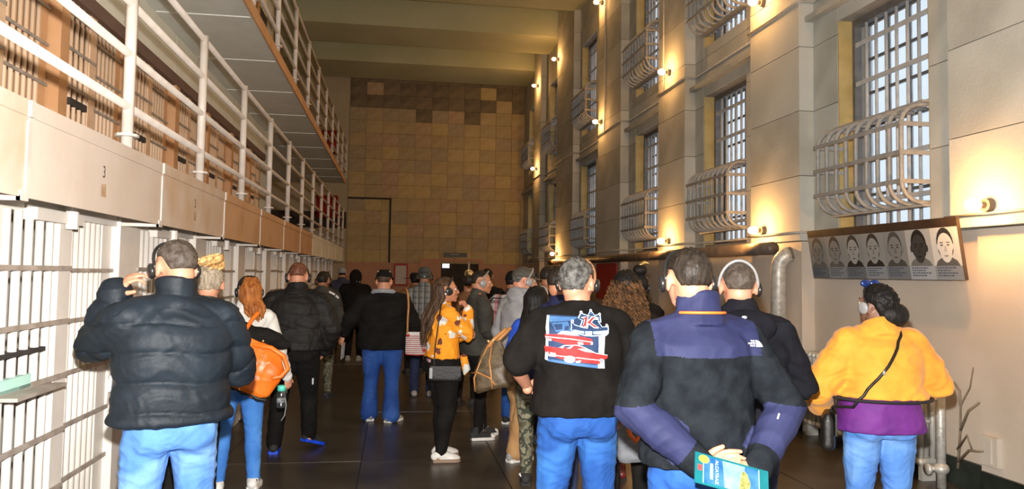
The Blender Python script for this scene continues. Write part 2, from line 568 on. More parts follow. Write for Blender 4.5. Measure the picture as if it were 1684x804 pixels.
sg = thing('door_sign', 'black sign with small pale lettering above the far doorway', 'sign', (2.12, YB - 0.03, 2.30))
link('board', MB().box(-0.41, 0.41, -0.02, 0.03, -0.075, 0.075).mesh('board', M_black), sg)
link('lettering', text_mesh('LIBRARY', 0.085, mat('sign_grey', (0.45, 0.45, 0.40))), sg, (-0.02, -0.024, 0.01), (R(90), 0, 0))

pf = thing('framed_notice', 'small red-framed notice on the far wall beside the hat wearer', 'notice', (0.22, YB - 0.03, 1.60))
link('frame', MB().box(-0.24, -0.19, -0.03, 0.01, -0.42, 0.36).box(0.19, 0.24, -0.03, 0.01, -0.42, 0.36).box(-0.19, 0.19, -0.03, 0.01, 0.29, 0.36).box(-0.19, 0.19, -0.03, 0.01, -0.42, -0.36).mesh('frame', M_red), pf)
link('sheet', MB().box(-0.19, 0.19, -0.012, 0.01, -0.36, 0.29).mesh('sheet', mat('notice_paper', (0.55, 0.50, 0.46), (0.62, 0.58, 0.55), scale=9)), pf)

for nm, x0, x1, z0, z1, n, lab in (('red_curtain', -2.72, -1.98, 3.50, 4.28, 4, 'dark red cloth panels at the end of the middle gallery'), ('red_curtain', -2.62, -2.0, 5.72, 6.55, 3, 'dark red cloth panels at the end of the top gallery')):
    t = thing(nm, lab, 'curtain', ((x0 + x1) / 2, YB - 0.06, z0))
    for i in range(n):
        a = x0 + (x1 - x0) * i / n - t.location.x
        b2 = x0 + (x1 - x0) * (i + 1) / n - t.location.x
        mb = MB()
        v, f = [], []
        for j in range(13):
            u = j / 12
            yy = -0.035 + 0.02 * math.sin(u * math.pi * 6)
            v += [(a + (b2 - a - 0.02) * u, yy, 0), (a + (b2 - a - 0.02) * u, yy, z1 - z0), (a + (b2 - a - 0.02) * u, yy + 0.012, z1 - z0), (a + (b2 - a - 0.02) * u, yy + 0.012, 0)]
        for j in range(12):
            for q in range(4):
                f.append((j * 4 + q, j * 4 + (q + 1) % 4, j * 4 + 4 + (q + 1) % 4, j * 4 + 4 + q))
        f += [(3, 2, 1, 0), (48, 49, 50, 51)]
        link('panel', mesh('panel', v, f, M_red, True), t)

# ------------------------------------------------------------------ right wall: core, pilasters, blocks
PIL = [(3.95, 5.46), (7.74, 8.91), (11.1, 12.3), (14.5, 16.2), (18.6, 20.6), (23.0, 24.15)]
WIN = [(5.90, 7.27), (9.37, 10.77), (12.66, 14.06), (17.0, 18.4), (21.0, 22.4), (24.6, 26.0)]
ROWS = [(2.12, 4.36), (5.10, 7.38)]
core = MB()
yy = YN - 0.2
def gap(y0, y1):
    core.box(XR + 0.02, XR + 0.40, y0, y1, -0.01, ZC)
for y0, y1 in WIN:
    gap(yy, y0)
    for z0, z1 in ((-0.01, ROWS[0][0]), (ROWS[0][1], ROWS[1][0]), (ROWS[1][1], ZC)):
        core.box(XR + 0.02, XR + 0.40, y0, y1, z0, z1)
    yy = y1
gap(yy, YB + 0.3)
wall_right = link('wall_right', core.mesh('wall_right', M_mortar))
tag(wall_right, kind='structure')
bk = {}
def block(x0, x1, y0, y1, z0, z1, name='block'):
    g = 0.004
    k = (round(x1 - x0, 2), round(y1 - y0, 2), round(z1 - z0, 2), int(rng.integers(0, 6)) % 3)
    if k not in bk:
        bk[k] = MB().box(-(x1 - x0) / 2, (x1 - x0) / 2, -(y1 - y0) / 2 + g, (y1 - y0) / 2 - g, -(z1 - z0) / 2 + g, (z1 - z0) / 2 - g).mesh('block', (M_concrete, M_concrete_b, M_concrete_c)[k[3]])
    link(name, bk[k], wall_right, ((x0 + x1) / 2 + 0.003 * (rng.random() - 0.5), (y0 + y1) / 2, (z0 + z1) / 2))
zl = [2.06 + 0.72 * i for i in range(11)]
def rows(y0, y1, zlo, zhi, x0, x1, split):
    zz = [zlo] + [z for z in zl if zlo + 0.12 < z < zhi - 0.12] + [zhi]
    for i in range(len(zz) - 1):
        n = max(1, round((y1 - y0) / split))
        for k in range(n):
            block(x0, x1, y0 + (y1 - y0) * k / n, y0 + (y1 - y0) * (k + 1) / n, zz[i], zz[i + 1])
edges = [YN] + [v for wv in WIN for v in wv] + [YB]
for i in range(0, len(edges), 2):
    a, b = edges[i], edges[i + 1]
    p = [q for q in PIL if a - 0.1 <= q[0] and q[1] <= b + 0.1]
    if p:
        q = p[0]
        for u0, u1 in ((a, q[0]), (q[1], b)):
            if u1 - u0 > 0.05:
                rows(u0, u1, 2.06, ZC - 0.002, XR, XR + 0.02, 3.3 if i == 0 else 1.7)
        rows(q[0], q[1], 2.06, ZC - 0.002, XP, XR + 0.02, 2.2)
    else:
        rows(a, b, 2.06, ZC - 0.002, XR, XR + 0.02, 1.7)
for y0, y1 in WIN:
    rows(y0, y1, ROWS[0][1], ROWS[1][0], XR, XR + 0.02, 1.7)
    rows(y0, y1, ROWS[1][1], ZC - 0.002, XR, XR + 0.02, 1.7)
# lower wall skin, painted
lw = MB().box(XR - 0.06, XR + 0.02, YN, 5.30, 0.0, 2.055).box(XR, XR + 0.02, 5.30, YB, 0.0, 2.055)
for q in PIL[1:]:
    lw.box(XP + 0.02, XR, q[0], q[1], 0.0, 2.055)
link('painted_dado', lw.mesh('painted_dado', M_wallpaint), wall_right)
link('ledge', MB().box(XR - 0.10, XR, 5.46, YB, 4.50, 4.56).mesh('ledge', M_concrete_c), wall_right)
bb = link('baseboard_right', MB().box(XR - 0.085, XR - 0.06, YN, 5.29, 0, 0.20).box(XR - 0.03, XR, 5.30, 7.7, 0, 0.22).box(XP - 0.005, XP + 0.02, 7.74, 8.91, 0, 0.22).box(XR - 0.03, XR, 8.91, YB, 0, 0.22).mesh('baseboard_right', M_baseboard))
tag(bb, kind='structure')

# windows: frame, jamb, panes behind, bars in front
M_cross = M_steel
def window(n, y0, y1, z0, z1):
    t = thing('window_%d' % n, None, None, (XR + 0.19, (y0 + y1) / 2, z0), kind='structure')
    W, H = y1 - y0, z1 - z0
    h = W / 2
    link('frame', MB().box(-0.03, 0.05, -h, -h + 0.055, 0, H).box(-0.03, 0.05, h - 0.055, h, 0, H).box(-0.03, 0.05, -h + 0.055, h - 0.055, 0, 0.06).box(-0.03, 0.05, -h + 0.055, h - 0.055, H - 0.07, H).mesh('frame', M_steeldark), t)
    link('jamb', MB().box(-0.185, -0.03, h - 0.012, h, 0, H).box(-0.185, -0.03, -h, -h + 0.012, 0, H).mesh('jamb', M_yellowjamb), t)
    iw, ih = W - 0.11, H - 0.13
    nb = 7
    for i in range(nb):
        link('bar', rod_mesh(ih, 0.017, M_steel), t, (0.0, -iw / 2 + iw * (i + 1) / (nb + 1), 0.06 + ih / 2))
    for j in range(5):
        link('crossbar', unit_box(0.02, iw, 0.045, M_steel, 'crossbar'), t, (-0.012, 0, 0.06 + ih * (j + 0.62) / 5.1))
    # sash with panes behind the bars
    s = link('sash', MB().box(0.13, 0.16, -h, -h + 0.05, 0, H).box(0.13, 0.16, h - 0.05, h, 0, H).box(0.13, 0.16, -h + 0.05, h - 0.05, 0, 0.05).box(0.13, 0.16, -h + 0.05, h - 0.05, H - 0.05, H).mesh('sash', M_steeldark), t)
    nc, nr = 4, 6
    cw, ch = (W - 0.1) / nc, (H - 0.1) / nr
    for i in range(1, nc):
        link('muntin', unit_box(0.025, 0.028, H - 0.1, M_steeldark, 'muntin'), s, (0.145, -h + 0.05 + cw * i, H / 2))
    for j in range(1, nr):
        link('muntin', unit_box(0.025, W - 0.1, 0.028, M_steeldark, 'muntin_h'), s, (0.144, 0, 0.05 + ch * j))
    for i in range(nc):
        for j in range(nr):
            link('pane', unit_box(0.004, cw - 0.03, ch - 0.03, M_pane, 'pane'), s, (0.145, -h + 0.05 + cw * (i + 0.5), 0.05 + ch * (j + 0.5)))
    return t
n = 1
for r, (z0, z1) in enumerate(ROWS):
    for y0, y1 in WIN:
        window(n, y0, y1, z0, z1)
        n += 1

# protruding bar baskets over the lower part of every window
def basket_mesh(H0=0.20, H1=0.38, H2=0.88, H3=1.06, D=0.25):
    pts = []
    for a in np.linspace(-90, 0, 7):
        pts.append((-(D - 0.20) - 0.20 * math.cos(R(a)) if a > -90 else -(D - 0.20), 0, H1 + (H1 - H0) * math.sin(R(a))))
    for a in np.linspace(0, 90, 7):
        pts.append((-(D - 0.20) - 0.20 * math.cos(R(a)), 0, H2 + (H3 - H2) * math.sin(R(a))))
    pts = [(0.12, 0, H0)] + pts + [(0.12, 0, H3)]
    return MB().tube(pts, 0.020, 8).mesh('basket_bar', M_basket, True)
BASK = basket_mesh()
wl = ['nearest large window above the portrait board', 'second window from the portrait board', 'third window from the portrait board', 'fourth window from the portrait board', 'fifth window from the portrait board', 'sixth and farthest window']
for r, (z0, z1) in enumerate(ROWS):
    for i, (y0, y1) in enumerate(WIN):
        lab = 'grey steel bar basket on the %s, %s row' % (wl[i], ('lower', 'upper')[r])
        t = thing('window_basket', lab, 'window basket', (XR, (y0 + y1) / 2, z0), group='bar baskets over the windows')
        W = y1 - y0
        for k in range(9):
            link('bar', BASK, t, (0, -W / 2 + 0.03 + (W - 0.06) * k / 8, 0))
        for zz in (0.38, 0.63, 0.88):
            link('rail', MB().box(-0.285, -0.268, -W / 2, W / 2, -0.019, 0.019).box(-0.27, 0.10, -W / 2, -W / 2 + 0.016, -0.019, 0.019).box(-0.27, 0.10, W / 2 - 0.016, W / 2, -0.019, 0.019).mesh('rail', M_basket), t, (0, 0, zz))
        link('top_strap', unit_box(0.10, W, 0.02, M_basket, 'strap'), t, (-0.02, 0, 1.085))
        link('bottom_strap', unit_box(0.10, W, 0.02, M_basket, 'strap'), t, (-0.02, 0, 0.175))

# wall lamps on conduits
BULB = MB().ell((0, 0, 0), (0.062, 0.046, 0.046), nu=16, nv=10).mesh('bulb', M_bulb, True)
LAMPS = [(5.04, 2.215), (8.55, 2.215), (11.75, 2.215), (20.3, 2.215), (8.55, 5.0), (11.75, 4.98), (15.9, 4.98), (23.5, 4.98), (15.9, 7.62), (20.4, 7.62), (23.45, 7.62), (5.0, 5.0), (11.75, 7.62), (8.5, 7.62)]
LL = ['bare glowing bulb right of the portrait board', 'bare glowing bulb below the second window, beside the pipe elbow', 'bare glowing bulb below the third window', 'bare glowing bulb low on the far wall stretch below the fifth window',
      'bare bulb high beside the basket of the upper second window', 'bare bulb below the upper third window', 'bare bulb below the upper fourth window', 'bare bulb below the farthest upper window', 'bare bulb above the upper fourth window', 'bare bulb above the upper fifth window', 'bare bulb above the farthest upper window',
      'bare bulb over the near pilaster, upper conduit', 'bare bulb above the upper third window', 'bare bulb above the upper second window']
for (y, z), lab in zip(LAMPS, LL):
    t = thing('wall_lamp', lab, 'lamp', (XP, y, z), group='wall bulbs')
    link('junction_box', MB().tube([(0, 0, 0), (-0.05, 0, 0)], 0.05, 14).mesh('junction_box', M_socket), t)
    link('socket', MB().tube([(-0.05, 0, 0), (-0.10, 0, 0)], 0.024, 12).mesh('socket', M_socket), t)
    link('bulb', BULB, t, (-0.145, 0, 0))
    l = bpy.data.lights.new('bulb_light', 'POINT')
    l.energy = LAMP_POWER * (1.0 if z < 3 else 0.7)
    l.color = LAMP_COLOR
    l.shadow_soft_size = 0.02
    lo = bpy.data.objects.new('bulb_light', l)
    COL.objects.link(lo)
    lo.parent = t
    lo.location = (-0.235, 0, 0)

def run(name, label, cat, pts, r, m, n=10, kind=None):
    o = link(name, MB().tube(pts, r, n).mesh(name, m, True))
    tag(o, label, cat, kind=kind)
    return o
def conduit_pts(z, y0, y1, off=0.02):
    pts = []
    y = y0
    for q in PIL:
        if q[1] < y0 or q[0] > y1: continue
        if q[0] > y0: pts += [(XR - off, max(y, y0), z), (XR - off, q[0] - 0.03, z), (XP - off, q[0] - 0.03, z)]
        else: pts += [(XP - off, y0, z)]
        e = min(q[1] + 0.03, y1)
        pts += [(XP - off, e, z), (XR - off, e, z)]
        y = e + 0.01
    pts.append((XR - off, y1, z))
    return pts
run('conduit', 'thin grey lamp conduit running along the wall under the lower windows', 'conduit', conduit_pts(2.155, 2.0, 26.5), 0.014, M_pipe)
run('conduit', 'thin grey lamp conduit above the stone ledge between the window rows', 'conduit', conduit_pts(4.72, 2.0, 26.5), 0.016, M_pipe)
for y, z0, z1, lab in ((8.62, 5.0, ZC, 'upright conduit rising from the bulb beside the upper second window'), (12.0, 4.7, ZC, 'upright conduit beside the upper third window'), (15.6, 4.7, ZC, 'upright conduit beside the upper fourth window')):
    run('conduit', lab, 'conduit', [(XP - 0.02, y, z0), (XP - 0.02, y, z1 - 0.01)], 0.014, M_pipe)
# big pipe with the elbow
ep = []
for a in np.linspace(0, 90, 8):
    ep.append((XP - 0.12, 8.05 + 0.20 * (1 - math.cos(R(a))) * 0, 0))
pp = [(XP - 0.13, 7.97, 0.0), (XP - 0.13, 7.97, 1.72)]
for a in np.linspace(15, 90, 6):
    pp.append((XP - 0.13 + 0.12 * (1 - math.cos(R(a))), 7.97 - 0.06 * math.sin(R(a)), 1.78 + 0.14 * math.sin(R(a))))
pp.append((XP - 0.006, 7.90, 1.925))
run('elbow_pipe', 'thick silver-painted pipe rising from the floor and bending into the wall', 'pipe', pp, 0.085, M_pipesilver, 16)
run('wall_pipe', 'long dark pipe running along the wall just below the lamps', 'pipe', [(XP - 0.10, 8.15, 1.99), (XP - 0.10, 20.8, 1.99)], 0.075, M_pipedark, 14)
o = box_obj('red_banner', XP - 0.04, XP - 0.015, 14.6, 16.1, 1.15, 1.90, M_red)
tag(o, 'plain red board on the wall below the dark pipe', 'board')

# ------------------------------------------------------------------ radiators
def radiator(y0, ns, lab):
    t = thing('radiator', lab, 'radiator', (XR - 0.16, y0, 0))
    sec = MB()
    for xo in (-0.055, 0.055):
        sec.tube([(xo, 0, 0.14), (xo, 0, 0.86)], 0.024, 8)
    sec.tube([(-0.06, 0, 0.85), (0.06, 0, 0.85)], 0.034, 8, caps='round').tube([(-0.06, 0, 0.15), (0.06, 0, 0.15)], 0.034, 8, caps='round').tube([(-0.05, 0, 0.48), (0.05, 0, 0.48)], 0.018, 6)
    me = sec.mesh('section', M_radiator, True)
    for k in range(ns):
        link('section', me, t, (0, 0.04 + 0.078 * k, 0))
    for k in (0, ns - 1):
        link('foot', MB().box(-0.06, 0.06, -0.025, 0.025, 0.0, 0.14).mesh('foot', M_radiator), t, (0, 0.04 + 0.078 * k, 0))
    return t
radiator(5.74, 12, 'silver column radiator behind the woman in the yellow jacket, nearer one')
radiator(6.72, 11, 'silver column radiator left of the yellow jacket, beside the pilaster')
t = thing('radiator_valve_pipe', 'silver riser pipe with valve at the near end of the radiators', 'pipe', (XR - 0.20, 5.56, 0))
link('pipe', MB().tube([(0, 0, 0), (0, 0, 0.93)], 0.036, 12).mesh('pipe', M_pipesilver, True), t)
link('elbow', MB().tube([(0, 0, 0.86), (0, 0.06, 0.86), (0.0, 0.10, 0.86)], 0.034, 10, caps='round').ell((0, 0, 0.86), (0.055, 0.055, 0.05)).mesh('elbow', M_pipesilver, True), t)
link('valve', MB().ell((0, 0, 0.15), (0.06, 0.06, 0.05)).tube([(-0.0, 0, 0.15), (-0.11, 0, 0.15)], 0.02, 8).tube([(-0.11, 0, 0.15), (-0.13, 0, 0.15)], 0.045, 10).mesh('valve', M_pipesilver, True), t)
M_twig = mat('dry_twig', (0.16, 0.12, 0.08), (0.24, 0.19, 0.14), rough=0.9)
t = thing('dry_branch', 'dry bare twigs sticking out beside the radiator riser pipe', 'branch', (XR - 0.15, 5.44, 0.13))
tw = [[(0, 0, 0.05), (0.01, -0.02, 0.35), (-0.01, -0.05, 0.55), (0, -0.14, 0.70), (-0.02, -0.20, 0.86)], [(0.01, -0.02, 0.35), (0, -0.12, 0.52), (0.01, -0.22, 0.60)], [(0.0, -0.0, 0.2), (0.0, -0.10, 0.33), (0.02, -0.13, 0.22)], [(0, 0, 0.1), (0, -0.12, 0.22), (0.01, -0.25, 0.24)], [(-0.01, -0.05, 0.55), (0.01, -0.02, 0.66), (0, 0.03, 0.72)]]
for q in tw:
    link('twig', MB().tube(q, [0.010 - 0.0016 * i for i in range(len(q))], 6).mesh('twig', M_twig, True), t)
o = link('outlet_box', MB().box(XR - 0.10, XR - 0.061, 5.10, 5.26, 0.26, 0.48).box(XR - 0.112, XR - 0.10, 5.15, 5.17, 0.28, 0.46).mesh('outlet_box', mat('outlet_white', (0.5, 0.45, 0.38), (0.56, 0.51, 0.44))))
tag(o, 'small white cover box low on the wall near the twigs', 'wall box')

# ------------------------------------------------------------------ portrait board
M_frame = mat('board_frame', (0.035, 0.022, 0.016), (0.055, 0.035, 0.025), rough=0.35)
BL, BH = 2.16, 0.50
t = thing('portrait_board', 'long tilted board with seven grey portrait photographs above the radiators', 'display board', (XR - 0.165, 6.39, 1.655))
t.rotation_euler = (0, R(-9), 0)
link('wall_bracket', MB().box(0.03, 0.14, -0.7, -0.66, 0.05, 0.09).box(0.03, 0.14, 0.66, 0.70, 0.05, 0.09).mesh('wall_bracket', M_frame), t)
link('backing', MB().box(0, 0.03, -BL / 2, BL / 2, 0, BH).mesh('backing', M_frame), t)
G = lambda v: mat('photo_grey_%02d' % int(v * 100), (v, v, v * 0.97), rough=0.5)
def flat_poly(pts, x, m, name, parent):
    """Thin flat print piece in the board's face; pts in (along, up)."""
    v = [(x, -p[0], p[1]) for p in pts]
    return link(name, mesh(name, v, [tuple(range(len(v)))], m), parent)
def oval(cx, cy, rx, ry, n=18, a0=0, a1=360):
    return [(cx + rx * math.cos(R(a0 + (a1 - a0) * i / n)), cy + ry * math.sin(R(a0 + (a1 - a0) * i / n))) for i in range(n if a1 - a0 >= 360 else n + 1)]
flat_poly([(-BL / 2, BH - 0.075), (BL / 2, BH - 0.075), (BL / 2, BH), (-BL / 2, BH)], -0.002, M_frame, 'header', t)
faces = [(0.20, 0.16, 0.05, 0.10, 0.13), (0.24, 0.19, 0.04, 0.10, 0.22), (0.24, 0.30, 0.03, 0.02, 0.14), (0.26, 0.27, 0.03, 0.02, 0.26), (0.22, 0.20, 0.06, 0.06, 0.17), (0.38, 0.045, 0.012, 0.14, 0.34), (0.55, 0.60, 0.03, 0.10, 0.24)]
pw = BL / 7
for i, (bgv, sk, hr, sh, cap) in enumerate(faces):
    # portraits run from the far end (left in view) to the near end
    x0 = -BL / 2 + i * pw
    cx, cy = x0 + pw / 2, 0.262
    p = flat_poly([(x0, 0.115), (x0 + pw, 0.115), (x0 + pw, BH - 0.075), (x0, BH - 0.075)], -0.003, G(bgv), 'portrait', t)
    q = p
    flat_poly([(cx - 0.135, 0.115), (cx + 0.135, 0.115), (cx + 0.11, 0.155), (cx + 0.05, 0.185), (cx - 0.05, 0.185), (cx - 0.11, 0.155)], -0.004, G(sh), 'shoulders', q)
    flat_poly([(cx - 0.038, 0.16), (cx + 0.038, 0.16), (cx + 0.036, 0.23), (cx - 0.036, 0.23)], -0.0045, G(sk * 0.8), 'neck', q)
    flat_poly(oval(cx, cy + 0.030, 0.094, 0.132), -0.005, G(hr), 'hair', q)
    flat_poly(oval(cx - 0.095, cy + 0.0, 0.014, 0.032, 8), -0.0052, G(sk * 0.85), 'ear', q)
    flat_poly(oval(cx + 0.095, cy + 0.0, 0.014, 0.032, 8), -0.0052, G(sk * 0.85), 'ear', q)
    flat_poly([(cx + 0.088 * math.cos(R(a)) * (1 if math.sin(R(a)) > -0.2 else 0.84), cy + (0.122 if math.sin(R(a)) < 0 else 0.118) * math.sin(R(a))) for a in range(0, 360, 15)], -0.0056, G(sk), 'face', q)
    for s in (-1, 1):
        flat_poly(oval(cx + s * 0.036, cy + 0.020, 0.017, 0.007, 10), -0.0064, G(sk * 0.25), 'eye', q)
        flat_poly([(cx + s * 0.015, cy + 0.036), (cx + s * 0.060, cy + 0.036), (cx + s * 0.056, cy + 0.046), (cx + s * 0.018, cy + 0.045)], -0.0064, G(sk * 0.3), 'eyebrow', q)
    flat_poly([(cx - 0.018, cy - 0.032), (cx + 0.018, cy - 0.032), (cx + 0.012, cy + 0.014), (cx - 0.004, cy + 0.014)], -0.0062, G(sk * 0.72), 'nose', q)
    flat_poly([(cx - 0.032, cy - 0.066), (cx, cy - 0.060), (cx + 0.032, cy - 0.066), (cx, cy - 0.076)], -0.0062, G(sk * 0.4), 'mouth', q)
    flat_poly([(x0, 0.0), (x0 + pw, 0.0), (x0 + pw, 0.115), (x0, 0.115)], -0.003, mat('caption_%d' % i, (cap * 0.9, cap * 0.98, cap * 1.08)), 'caption', t)
    for k, ln in enumerate((0.62, 0.45, 0.68, 0.5)):
        zz = 0.094 - 0.021 * k
        lines = MB()
        x = x0 + 0.03
        r2 = random.Random(i * 10 + k)
        while x < x0 + 0.03 + pw * ln:
            wd = r2.uniform(0.012, 0.034)
            lines.add([(-0.004, -x, zz), (-0.004, -(x + wd), zz), (-0.004, -(x + wd), zz + 0.009), (-0.004, -x, zz + 0.009)], [(0, 1, 2, 3)])
            x += wd + 0.007
        link('caption_lines', lines.mesh('caption_lines', mat('caption_ink', (0.05, 0.06, 0.10))), t)

# ------------------------------------------------------------------ left side: ground-floor cells
wl_ = link('wall_left', MB().box(-4.6, -4.4, YN, YB + 0.1, -0.01, ZC).mesh('wall_left', M_cellin))
tag(wl_, kind='structure')
PY = [5.04 + 1.765 * k for k in range(-4, 10)]
CELL_TOP = 1.90
flats = [0.03, 0.29, 0.56, 0.84, 1.11, 1.38, 1.645]
names = ['first', 'second', 'third', 'fourth', 'fifth', 'sixth', 'seventh', 'eighth', 'ninth', 'tenth', 'eleventh', 'twelfth', 'thirteenth']
slab2 = MB().box(-4.4, XL - 0.03, YN, 21.9, 2.02, 2.27)
g2 = link('trim_1', slab2.mesh('trim_1', M_soffit))
tag(g2, kind='structure')
def cell_front(k, y0, y1):
    near = k < 6
    t = thing('cell_front', 'white barred %s cell front on the ground floor, counted from the near end' % names[k], 'cell front', (X1, y0 - 0.15, 0), group='ground-floor cell fronts')
    L = y1 - y0 - 0.004
    link('pillar', MB().box(-0.20, 0.0, 0, 0.30, 0, 2.02).mesh('pillar', M_white), t)
    a, b = 0.30, L
    mid = a + (b - a) * 0.52
    link('lintel', MB().box(-0.16, -0.02, a, b, CELL_TOP, 2.02).mesh('lintel', M_white), t)
    # sliding door: stiles, bars, slot
    d = link('door', MB().box(-0.035, 0.0, mid - 0.13, mid + 0.01, 0.02, CELL_TOP).box(-0.035, 0.0, a, a + 0.06, 0.02, CELL_TOP).mesh('door', M_white), t)
    me = rod_mesh(CELL_TOP - 0.02, 0.019, M_white)
    nd = 5
    for i in range(nd):
        link('bar', me, d, (-0.018, a + 0.06 + (mid - a - 0.19) * (i + 0.7) / (nd + 0.4), 0.02 + (CELL_TOP - 0.02) / 2))
    for z in flats:
        link('crossbar', unit_box(0.012, mid - a - 0.01, 0.024, M_flat, 'crossbar'), d, (0.008, (a + mid) / 2, z))
    # fixed grille
    g = link('grille', MB().box(-0.075, -0.05, b - 0.14, b, 0.02, CELL_TOP).mesh('grille', M_white), t)
    ng = 7
    for i in range(ng):
        link('bar', me, g, (-0.062, mid + 0.05 + (b - 0.16 - mid - 0.05) * (i + 0.2) / (ng - 0.4), 0.02 + (CELL_TOP - 0.02) / 2))
    for z in flats:
        link('crossbar', unit_box(0.012, b - mid, 0.021, M_flat, 'crossbar'), g, (-0.036, (b + mid) / 2, z - 0.01))
    # sliding gear over the door
    link('door_hanger', MB().box(-0.04, 0.035, a + 0.3, mid + 0.06, CELL_TOP - 0.035, CELL_TOP + 0.02).tube([(0.04, mid - 0.1, CELL_TOP - 0.06), (0.04, mid - 0.1, CELL_TOP + 0.06)], 0.03, 10).mesh('door_hanger', M_white), t)
    if k in (2, 3):
        s = link('food_shelf', MB().box(0.0, 0.10, a + 0.05, mid - 0.23, 1.085, 1.10).mesh('food_shelf', M_flat), t)
        link('slot_frame', MB().box(-0.06, 0.012, a + 0.05, mid - 0.26, 1.255, 1.275).box(-0.06, -0.05, a + 0.05, mid - 0.2, 1.10, 1.255).mesh('slot_frame', M_dark), s)
        link('slot_paper', MB().box(-0.02, 0.014, a + 0.06, mid - 0.40, 1.105, 1.165).mesh('slot_paper', mat('mint_paper', (0.42, 0.72, 0.62), (0.5, 0.78, 0.68))), s)
    # inside of the cell
    link('side_wall', MB().box(-2.70, -0.20, 0.05, 0.20, 0, 2.02).mesh('side_wall', M_white), t)
    link('rear_wall', MB().box(-2.75, -2.70, 0.05, L, 0, 2.02).mesh('rear_wall', M_white), t)
for k in range(len(PY) - 1):
    cell_front(k, PY[k], PY[k + 1])
e = box_obj('wall_cell_end', -4.4, X1, PY[-1] - 0.14, PY[-1] + 0.15, 0, 2.02, M_white)
tag(e, kind='structure')

# ------------------------------------------------------------------ middle gallery: fascia panels, railing, upper cells
END1 = 13.9
SY = [3.21 + 1.739 * k for k in range(-4, 12)]
gal = link('trim_2', MB().box(XL - 0.032, XL - 0.012, YN, 21.8, 1.93, 2.29).mesh('trim_2', M_soffit))
tag(gal, kind='structure')
for k in range(len(SY) - 1):
    a, b = SY[k], min(SY[k + 1], 21.8)
    if a > 21.7: break
    m = M_pinkrust if k % 2 else M_pink
    if k >= 6: m = M_lamptint  # farther panels get the lamplight-tinted paint
    if a > END1 - 0.7: m = M_panelgrey
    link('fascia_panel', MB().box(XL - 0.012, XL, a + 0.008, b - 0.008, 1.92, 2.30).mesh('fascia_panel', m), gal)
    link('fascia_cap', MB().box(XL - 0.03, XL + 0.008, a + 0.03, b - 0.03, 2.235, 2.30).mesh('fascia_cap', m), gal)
    link('seam_strap', MB().box(XL, XL + 0.007, a - 0.016, a + 0.016, 1.93, 2.22).box(XL, XL + 0.016, a - 0.018, a + 0.018, 2.235, 2.30).mesh('seam_strap', M_rail), gal)
    link('bracket', MB().box(X1 - 0.02, XL + 0.004, a - 0.05, a - 0.02, 1.905, 1.925).box(XL - 0.012, XL + 0.006, a - 0.05, a + 0.012, 1.905, 1.945).mesh('bracket', M_rail), gal)
num = {4: '3', 5: '2', 6: '1'}
for k, s in num.items():
    link('cell_number', text_mesh(s, 0.085, M_ink), gal, (XL + 0.002, (SY[k] + SY[k + 1]) / 2 - 0.08, 2.12), (R(90), 0, R(90)))
    link('rust_mark', MB().add([(XL + 0.001, (SY[k] + SY[k + 1]) / 2 - 0.11, 2.0), (XL + 0.001, (SY[k] + SY[k + 1]) / 2 - 0.04, 2.0), (XL + 0.001, (SY[k] + SY[k + 1]) / 2 - 0.045, 2.065), (XL + 0.001, (SY[k] + SY[k + 1]) / 2 - 0.105, 2.06)], [(0, 1, 2, 3)]).mesh('rust_mark', mat('rust_stain', (0.40, 0.24, 0.13), (0.52, 0.38, 0.26), scale=30)), gal)

def railing(lab, zf, y0, n, step, m):
    t = thing('gallery_railing', lab, 'railing', (XL - 0.02, y0, zf))
    pm = rod_mesh(1.10, 0.030, m)
    for i in range(n):
        p = link('post', pm, t, (0, step * i, 0.55))
        link('collar', MB().tube([(0, 0, -0.49), (0, 0, -0.475)], 0.06, 10).mesh('collar', m), p)
    L = step * (n - 1)
    for z in (0.225, 0.51, 0.79, 1.07):
        link('rail', rod_mesh(L + 0.4, 0.022, m, 'y'), t, (0, L / 2 - 0.2 + 0.2, z))
    return t
railing('pale pipe railing along the middle gallery, four rails and posts', 2.30, 4.36 - 3 * 1.556, 15, 1.556, M_rail)

